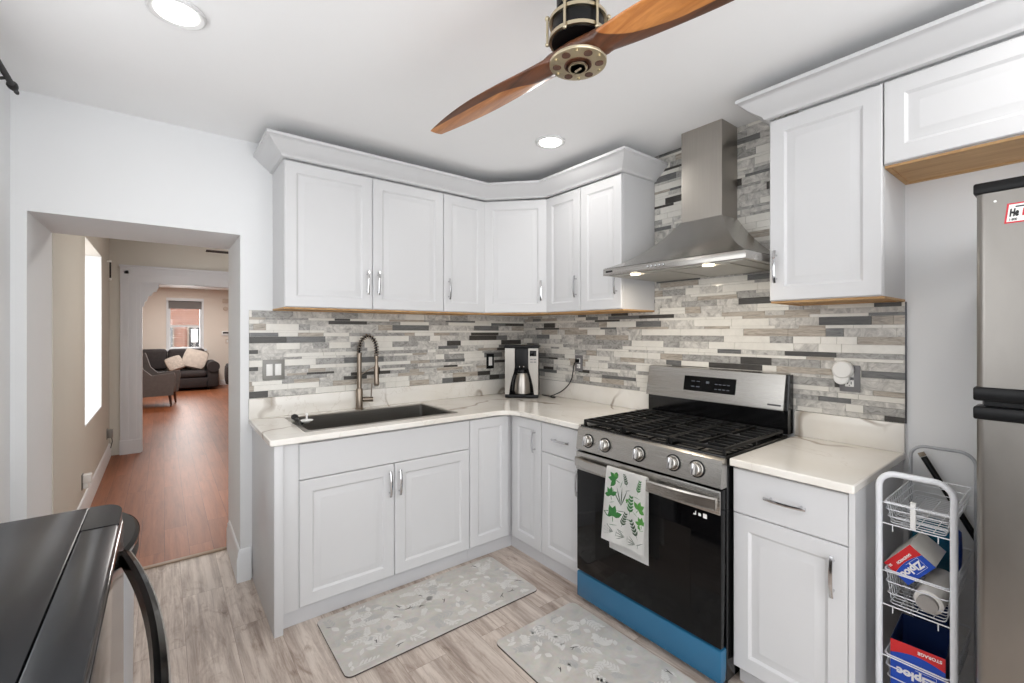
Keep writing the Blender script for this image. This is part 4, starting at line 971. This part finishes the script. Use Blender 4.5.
# ------------------------------------------------------------------ recessed ceiling lights (two in view, the others of the grid are behind the camera)
M['ring'] = P('downlight_trim', (214, 214, 214), .4, var=0)
def downlight(x, y, label, vis=True, power=9):
    r = thing('recessed_light', label, 'ceiling light', (x, y, CEIL-.014), 'round recessed ceiling lights')
    obj('trim_ring', B().lathe([(.062, -.006), (.078, -.013), (.084, -.010), (.085, -.0003), (.062, -.0003)], (x, y, CEIL), seg=40), M['ring'], r)
    obj('lens', B().lathe([(.0615, -.0105), (.0615, -.0006), (.001, -.0006), (.001, -.0108)], (x, y, CEIL), seg=36), M['lamp'], r)
    area_light('recessed_light_lamp', (x, y, CEIL-.016), (0, 0, 0), .12, .12, power, (1, .97, .93), 'DISK')
DLP = 2.2
downlight(-2.385, -1.055, 'lit round ceiling light nearest the doorway', power=DLP)
downlight(-.675, -1.06, 'lit round ceiling light near the angled corner cabinet', power=DLP)
downlight(-2.385, -3.05, 'lit round ceiling light behind the fan near the window wall', power=DLP)
downlight(-.675, -3.05, 'lit round ceiling light over the refrigerator side of the room', power=DLP)

# ------------------------------------------------------------------ floor mats with a printed leaf pattern
def floor_mat(x0, x1, y0, y1, label, seed):
    rnd = random.Random(seed); z = .009
    b = B(); o = rr(x0, x1, y0, y1, .03, 0.0005, 6); b.loft([o, [(x, y, z-.002) for x, y, _ in o], [(x*.0+(x0+x1)/2+(x-(x0+x1)/2)*(1-.004), (y0+y1)/2+(y-(y0+y1)/2)*(1-.006), z) for x, y, _ in o]])
    for f in b.bm.faces: f.material_index = 4 if abs(f.normal.z) < .9 and f.calc_center_median().z < z-.0015 else 0
    def leaf(cx, cy, L, wd, an, m, zz):
        ca, sa = math.cos(an), math.sin(an); pts = [(0, 0), (.25, .7), (.55, 1), (.8, .6), (1, 0), (.8, -.6), (.55, -1), (.25, -.7)]
        P_ = [(cx+ca*l*L-sa*q*wd, cy+sa*l*L+ca*q*wd) for l, q in pts]
        if all(x0+.02 < px < x1-.02 and y0+.02 < py < y1-.02 for px, py in P_): b.face([(px, py, zz) for px, py in P_], m)
    area = (x1-x0)*(y1-y0)
    for i in range(int(area*330)):
        cx, cy, an = rnd.uniform(x0, x1), rnd.uniform(y0, y1), rnd.uniform(0, 2*PI); k = rnd.random(); zz = z+.00015+.00005*(i % 9)
        if k < .5: leaf(cx, cy, rnd.uniform(.035, .06), rnd.uniform(.009, .015), an, rnd.choice([1, 1, 2]), zz)
        else:
            m = rnd.choice([1, 2, 1]); L = rnd.uniform(.07, .12)
            leaf(cx, cy, L, .0022, an, m, zz)
            for j in range(5):
                t = .25+.16*j; px, py = cx+math.cos(an)*L*t, cy+math.sin(an)*L*t
                for sg in (-1, 1): leaf(px, py, L*.34*(1-.1*j), .0055, an+sg*.75, m, zz)
    for i in range(int(area*32)):
        cx, cy, an = rnd.uniform(x0, x1), rnd.uniform(y0, y1), rnd.uniform(0, 2*PI); zz = z+.0009
        L = rnd.uniform(.03, .055); leaf(cx, cy, L, .0028, an, 3, zz); leaf(cx+math.cos(an)*L*.5, cy+math.sin(an)*L*.5, L*.5, .002, an+.7, 3, zz+.0001)
    o = obj('floor_mat', b, [M['mat'], M['matl'], M['matg'], M['matd'], M['matedge']])
    return tag(o, label, 'mat', 'grey leaf-print floor mats')
floor_mat(-1.835, -.800, -1.105, -.645, 'grey leaf-print floor mat in front of the sink cabinet', 3)
floor_mat(-1.235, -.735, -2.30, -1.295, 'grey leaf-print floor mat in front of the gas range', 8)

# ------------------------------------------------------------------ black appliance at the left edge and the step bin beyond it
AX0, AX1, AY0, AY1, AZ = -2.955, -2.512, -2.45, -1.215, .915
r = thing('kitchen_appliance', 'glossy black flat-topped appliance with a bowed handle at the left edge', 'appliance', ((AX0+AX1)/2, (AY0+AY1)/2, 0))
obj('body', B().box(AX0, AX1-.03, AY0-.30, AY1-.004, .04, AZ-.03, .004), M['blk'], r)
obj('top', B().box(AX0, AX1-.075, AY0-.30, AY1, AZ-.029, AZ, .004), P('black_satin_top', (30, 32, 35), .25, var=.03, spec=.22), r)
obj('front_strip', B().box(AX1-.0735, AX1, AY0-.30, AY1-.192, AZ-.029, AZ-.001, .004), bpy.data.materials['black_satin_top'], r)
obj('corner_strip', B().zprism([(AX1-.0735, AY1-.190), (AX1, AY1-.190)]+[(AX1-.045+.045*math.cos(a), AY1-.085+.085*math.sin(a)) for a in [PI/2*i/8 for i in range(9)]]+[(AX1-.0735, AY1)], AZ-.029, AZ-.0005), bpy.data.materials['black_satin_top'], r)
M['blkmirror'] = P('black_chrome_front', (96, 92, 90), .10, .9, 0)
fr_ = obj('front', B().box(AX1-.029, AX1+.003, AY0-.30, AY1-.075, .10, AZ-.0295, .004), M['blkmirror'], r)
obj('toe_kick', B().box(AX0+.03, AX1-.06, AY0-.30, AY1-.02, 0, .0395), M['blkmat'], r)
hp_ = []; HY0_, HY1_ = AY1-.135, -2.68
for i in range(31):
    t = -1+2*i/30; y = (HY0_+HY1_)/2+(HY0_-HY1_)/2*t; x = AX1+.090-.080*abs(t)**2.0; hp_.append((x, y))
rings = [[(x-.016, y, .792), (x-.012, y, .818), (x-.002, y, .823), (x+.008, y, .816), (x+.007, y, .788), (x-.006, y, .783)] for x, y in hp_]
hd_ = obj('handle', B().loft(rings), M['blkgl'], fr_)
obj('handle_trim', B().loft([[(x+.0085, y, .790), (x+.0115, y, .790), (x+.0115, y, .815), (x+.0085, y, .816)] for x, y in hp_]), M['steel'], hd_)
r = thing('trash_can', 'half-round steel trash can with black lid beyond the black appliance', 'trash can', (-2.66, -.92, 0))
def halfround(z, g=0, n=20, w=.27, d=.125, cx=-2.62, cy=-.90):
    return [(cx+(d+g)*max(0, math.sin(PI*i/n))**.8, cy+(w+g)*math.cos(PI*i/n), z) for i in range(n+1)]+[(cx-.13-g, cy-w-g, z), (cx-.13-g, cy+w+g, z)]
obj('bin', B().loft([halfround(.02, -.012), halfround(.66, -.006)]), P('bin_pale_steel', (206, 208, 212), .3, .3, .02), r)
obj('lid', B().loft([halfround(.6605, .006), halfround(.712, .006), halfround(.722, -.004)]), M['blk'], r)
obj('lid_rim', B().loft([halfround(.700, .0065), halfround(.712, .0085)], cap=False), M['chrome'], r)
obj('foot', B().loft([halfround(0, -.02), halfround(.0195, -.02)]), M['blk'], r)

# ------------------------------------------------------------------ curtain rod over the kitchen window
r = thing('curtain_rod', 'black curtain rod end at the top of the left edge', 'curtain rod', (-2.90, -1.5, 2.39))
rx, rz = -2.895, 2.392
obj('rod', B().cyl((rx, -3.0, rz), (rx, -.345, rz), .010, seg=16), M['blkmat'], r)
obj('finial', B().lathe([(.009, 0), (.012, .004), (.017, .015), (.016, .03), (.009, .06), (.006, .075), (.008, .082), (.006, .096), (.001, .097)], (rx, -.3448, rz), (0, 1, 0), 20), M['blkmat'], r)
for yy in (-.42, -2.85): obj('bracket', B().tube([(-2.9595, yy, rz-.04), (-2.94, yy, rz-.03), (rx, yy, rz-.012)], .006, 8).box(-2.9597, -2.955, yy-.012, yy+.012, rz-.07, rz-.01), M['blkmat'], r)

# ------------------------------------------------------------------ dining room bits
def hall_outlet(y, z, label, group=None):
    T = FR((HX+.0003, y, z), (0, 1, 0), (1, 0, 0)); r = thing('wall_outlet', label, 'outlet', (HX, y, z))
    obj('cover_plate', B().box(-.036, .036, 0, .005, -.058, .058, .002, T=T), M['silverp'], r); return r, T
r, T = hall_outlet(1.72, .28, 'outlet low on the dining wall with a white adapter, nearest the doorway')
a = thing('plug_adapter', 'white plug-in adapter in the dining wall outlet nearest the doorway', 'adapter', (HX+.02, 1.72, .25))
obj('block', B().box(-.030, .030, .0054, .055, -.01, .055, .006, T=T).box(-.024, .024, .0054, .04, -.052, -.011, .006, T=T), M['white'], a)
r, T = hall_outlet(3.62, .30, 'outlet on the dining wall beside the wide cased opening')
a = thing('plug_adapter', 'pale adapter with a dark cord in the outlet beside the cased opening', 'adapter', (HX+.02, 3.62, .28))
obj('block', B().box(-.032, .032, .0054, .05, -.045, .045, .006, T=T), M['silverp'], a)
obj('cord', B().tube([T @ Vector(p) for p in ((.0, .04, -.0455), (.0, .045, -.09), (.005, .03, -.16))], .004, 6), M['blk'], a)
r = thing('hanging_hook', 'thin dark hanging wand with a pale knob on the dining wall by the window', 'hook', (HX+.02, 3.6, 1.98))
obj('wand', B().cyl((HX+.03, 3.6, 2.00), (HX+.03, 3.6, 2.17), .007, seg=8), M['blkmat'], r)
obj('knob', B().ball((HX+.03, 3.6, 1.986), .014), M['white'], r)
obj('wall_mount', B().box(HX+.0003, HX+.04, 3.59, 3.61, 2.1705, 2.19, .002), M['white'], r)
r = thing('dining_fan', 'dark ceiling fan blade high in the dining room', 'ceiling fan', (-1.2, 2.2, 2.2))
FC = Vector((-1.46, 2.5, 2.225))
obj('motor', B().lathe([(.05, -.06), (.10, -.03), (.11, .02), (.07, .05), (.001, .05)], FC, seg=24), M['blkmat'], r)
obj('downrod', B().cyl(FC+Vector((0, 0, .0505)), (FC.x, FC.y, CEIL-.001), .015, seg=10), M['blkmat'], r)
for k in range(4):
    a = PI+k*PI/2; d = Vector((math.cos(a), math.sin(a), 0)); s_ = Vector((-d.y, d.x, 0))
    obj('blade', B().loft([[FC+d*q+s_*w+Vector((0, 0, z)) for w, z in ((-.055, -.002), (.055, .002), (.055, .006), (-.055, .002))] for q in (.115, .4, .62)]), M['blkmat'], r)
    
# ------------------------------------------------------------------ living room at the far end
lx = -1.9
r = thing('living_ceiling_light', 'bright flush ceiling light in the living room', 'ceiling light', (-1.88, 9.4, 2.5))
obj('frame', B().box(-2.18, -1.58, 9.1, 9.7, 2.49, 2.5195, .004), M['white'], r); obj('diffuser', B().box(-2.15, -1.61, 9.13, 9.67, 2.482, 2.4895, .003), emis('diffuser_glow', (255, 250, 244), 2.5), r)
area_light('living_ceiling_lamp', (-1.88, 9.4, 2.475), (0, 0, 0), .5, .5, 34, (1, .98, .96))
def fill_dome(name, label, x, y, power, zc=CEIL):  # dome-shaped fill lamp, added to brighten a room beyond the opening
    r = thing(name, label, 'ceiling light', (x, y, zc-.05)); obj('base_ring', B().lathe([(.13, -.02), (.14, -.0003), (.001, -.0003)], (x, y, zc), seg=28), M['white'], r)
    obj('shade', B().lathe([(.001, -.075), (.07, -.065), (.12, -.03), (.125, -.0205)], (x, y, zc), seg=28), emis('fill_dome_glow', (255, 246, 232), 4), r)
    area_light('fill_dome_lamp', (x, y, zc-.09), (0, 0, 0), .24, .24, power, (1, .97, .93), 'DISK')
fill_dome('fill_dome_light', 'added round fill light in the dining room hidden above the opening', -1.75, 1.5, 10)  # unseen lamp added to light the dining room walls and floor
fill_dome('fill_dome_light', 'added round fill light, out of view in the near half of the living room', -2.0, 6.4, 22, 2.52)  # unseen lamp added so the living room reads brighter
def cushion(b, c, sx, sy, sz, T=None, p=.78):
    k = B(); k.ball((0, 0, 0), sx, sy, sz, u=20, v=12)
    for v in k.bm.verts:
        q = Vector((v.co.x/sx, v.co.y/sy, v.co.z/sz)); f = (1/max(abs(q.x), abs(q.y), abs(q.z)))**p; v.co = v.co*f
    k.xf(Matrix.Translation(c) @ (T if T else Matrix())); return k
SXL, SXR, SYF, SYB = -3.33, -1.33, 10.25, 11.18
r = thing('sofa', 'dark brown two-seat sofa under the living room window', 'sofa', (-2.1, 10.7, 0))
obj('base', B().box(SXL+.15, SXR-.15, SYF+.03, SYB, .06, .30, .03), M['sage'], r)
for k in range(2):
    x0 = SXL+.24+k*.76; obj('seat_cushion', B().box(x0+.005, x0+.755, SYF, SYB-.25, .305, .47, .06, seg=3), M['sage'], r)
    obj('back_cushion', B().box(x0+.005, x0+.755, SYB-.24, SYB-.02, .475, .99, .08, seg=4), M['sage'], r)
    obj('footrest_panel', B().box(x0+.01, x0+.75, SYF-.02, SYF+.0295, .08, .30, .01), M['sage'], r)
for sx, sg in ((SXL, 1), (SXR, -1)):
    obj('arm', B().box(min(sx, sx+sg*.235), max(sx, sx+sg*.235), SYF+.0, SYB-.03, .05, .56, .05, seg=3).cyl((sx+sg*.11, SYF-.02, .56), (sx+sg*.11, SYB-.06, .56), .13, seg=24), M['sage'], r)
for xx in (SXL+.2, SXR-.2):
    for yy in (SYF+.1, SYB-.1): obj('foot', B().cyl((xx, yy, 0), (xx, yy, .0495), .03, seg=10), M['blk'], r)
M['pil'] = P('pillow_cream', (204, 192, 180), .9, var=.10, nsc=14)
Rp = Matrix.Rotation(math.radians(-18), 4, 'X') @ Matrix.Rotation(math.radians(17), 4, 'Y')
tag(obj('throw_pillow', cushion(None, (-1.80, 10.56, .74), .25, .085, .235, Rp), M['pil']), 'larger cream throw pillow at the right end of the dark sofa', 'pillow', 'cream throw pillows')
Rp = Matrix.Rotation(math.radians(-24), 4, 'X') @ Matrix.Rotation(math.radians(-22), 4, 'Y')
tag(obj('throw_pillow', cushion(None, (-2.20, 10.38, .66), .17, .075, .17, Rp), P('pillow_cream_print', (190, 178, 166), .9, var=.2, nsc=30)), 'smaller printed cream throw pillow left of the larger one on the sofa', 'pillow', 'cream throw pillows')
r = thing('armchair', 'grey wingback armchair at the left of the living room', 'armchair', (-2.6, 8.1, 0))
ox, oy = -2.60, 8.05; A = Matrix.Translation((ox, oy, 0)) @ Matrix.Rotation(math.radians(-8), 4, 'Z')
obj('seat', B().box(-.30, .36, -.30, .30, .22, .46, .05, seg=3, T=A), M['chairg'], r)
obj('backrest', B().prism([(-.30, .2), (-.42, 1.0), (-.36, 1.06), (-.24, 1.0), (-.16, .465), (-.305, .46)][::-1], -.34, .34, A), M['chairg'], r)
for sg in (-1, 1):
    y0 = sg*.305; y1 = sg*.37
    obj('wing_arm', B().prism([(-.30, .2), (-.40, 1.0), (-.14, 1.0), (-.06, .72), (.06, .60), (.40, .64), (.42, .56), (.38, .22)][::-1], min(y0, y1), max(y0, y1), A), M['chairg'], r)
    for xx in (-.25, .32): obj('leg', B().cyl(A @ Vector((xx, sg*.27, .2195)), A @ Vector((xx*1.08, sg*.29, 0)), .026, .016, seg=10), M['walnut'], r)
r = thing('dark_chair', 'dark rounded chair edge at the right side of the living room', 'chair', (-.75, 9.6, 0))
kk = cushion(None, (-.95, 9.8, .40), .30, .34, .26); obj('seat', kk, M['sage'], r)
obj('backrest', cushion(None, (-.72, 9.8, .60), .10, .34, .40), M['sage'], r)
for sx in (-1.12, -.78):
    for sy in (9.6, 10.0): obj('leg', B().cyl((sx, sy, 0), (sx, sy, .18), .02, seg=8), M['blk'], r)
tag(obj('door_chime', B().box(-1.17, -1.02, FW-.05, FW-.0005, 2.18, 2.29, .01), P('device_beige', (206, 190, 174), .5)), 'beige box high on the far living room wall', 'chime')
tag(obj('wall_sensor', B().lathe([(.055, .0005), (.055, .03), (.04, .04), (.001, .04)], (-1.10, FW, 2.03), (0, -1, 0), 20), bpy.data.materials['device_beige']), 'round beige sensor on the far living room wall below the box', 'sensor')
r = thing('thermostat', 'white thermostat panel on the far living room wall', 'thermostat', (-1.1, FW, 1.36)); obj('case', B().box(-1.19, -1.0, FW-.035, FW-.0005, 1.31, 1.43, .008), M['white'], r); obj('screen', B().box(-1.16, -1.03, FW-.0375, FW-.0355, 1.365, 1.405), M['blkgl'], r)
r = thing('light_switch', 'beige switch under the thermostat on the far living room wall', 'switch', (-1.06, FW, 1.13)); obj('cover_plate', B().box(-1.10, -1.02, FW-.007, FW-.0005, 1.10, 1.22, .002), bpy.data.materials['device_beige'], r); obj('rocker', B().box(-1.077, -1.043, FW-.0105, FW-.0075, 1.125, 1.195), M['white'], r)
r = thing('roller_shade', 'grey roller shade rolled up at the top of the living room window', 'blind', (lx, FW, 2.1))
obj('roll', B().cyl((LX0+.01, FW+.03, LZ1-.035), (LX1-.01, FW+.03, LZ1-.035), .03, seg=16), P('shade_grey', (128, 124, 122), .8), r)
obj('cloth', B().box(LX0+.012, LX1-.012, FW+.0, FW+.003, LZ1-.19, LZ1-.02).box(LX0+.012, LX1-.012, FW-.003, FW+.006, LZ1-.205, LZ1-.1905, .002), bpy.data.materials['shade_grey'], r)
# the street outside the living room window
struct('ground', B().box(-12, 10, FW+.3, 24, -1.0, -.9), P('street_paving', (140, 136, 130), .9))
r = thing('brick_house', 'red brick house across the street, seen through the living room window', 'house', (-2, 18.2, -.9))
obj('wall', B().box(-9, 6, 18, 18.3, -.8995, 7), M['brick'], r)
for k, xx in enumerate((-2.92, -1.66, -.2)):
    f = obj('window_frame', B().box(xx-.03, xx+.83, 17.93, 17.9995, -.2, 1.62), P('stone_surround', (150, 136, 124), .8), r); obj('window_glass', B().box(xx+.02, xx+.78, 17.92, 17.9295, -.13, .66).box(xx+.02, xx+.78, 17.92, 17.9295, .71, 1.57), P('dark_window_glass', (52, 56, 60), .1, var=0), f)
r = thing('street_sign', 'white sign on a pole outside the living room window', 'sign', (-1.6, 14.5, -.9))
obj('post', B().cyl((-1.635, 14.5, -.8995), (-1.635, 14.5, 1.55), .03, seg=10), M['silverp'], r); obj('sign_panel', B().box(-1.72, -1.55, 14.44, 14.469, 1.08, 1.50), M['white'], r)
for o in bpy.data.objects: o.hide_viewport = False
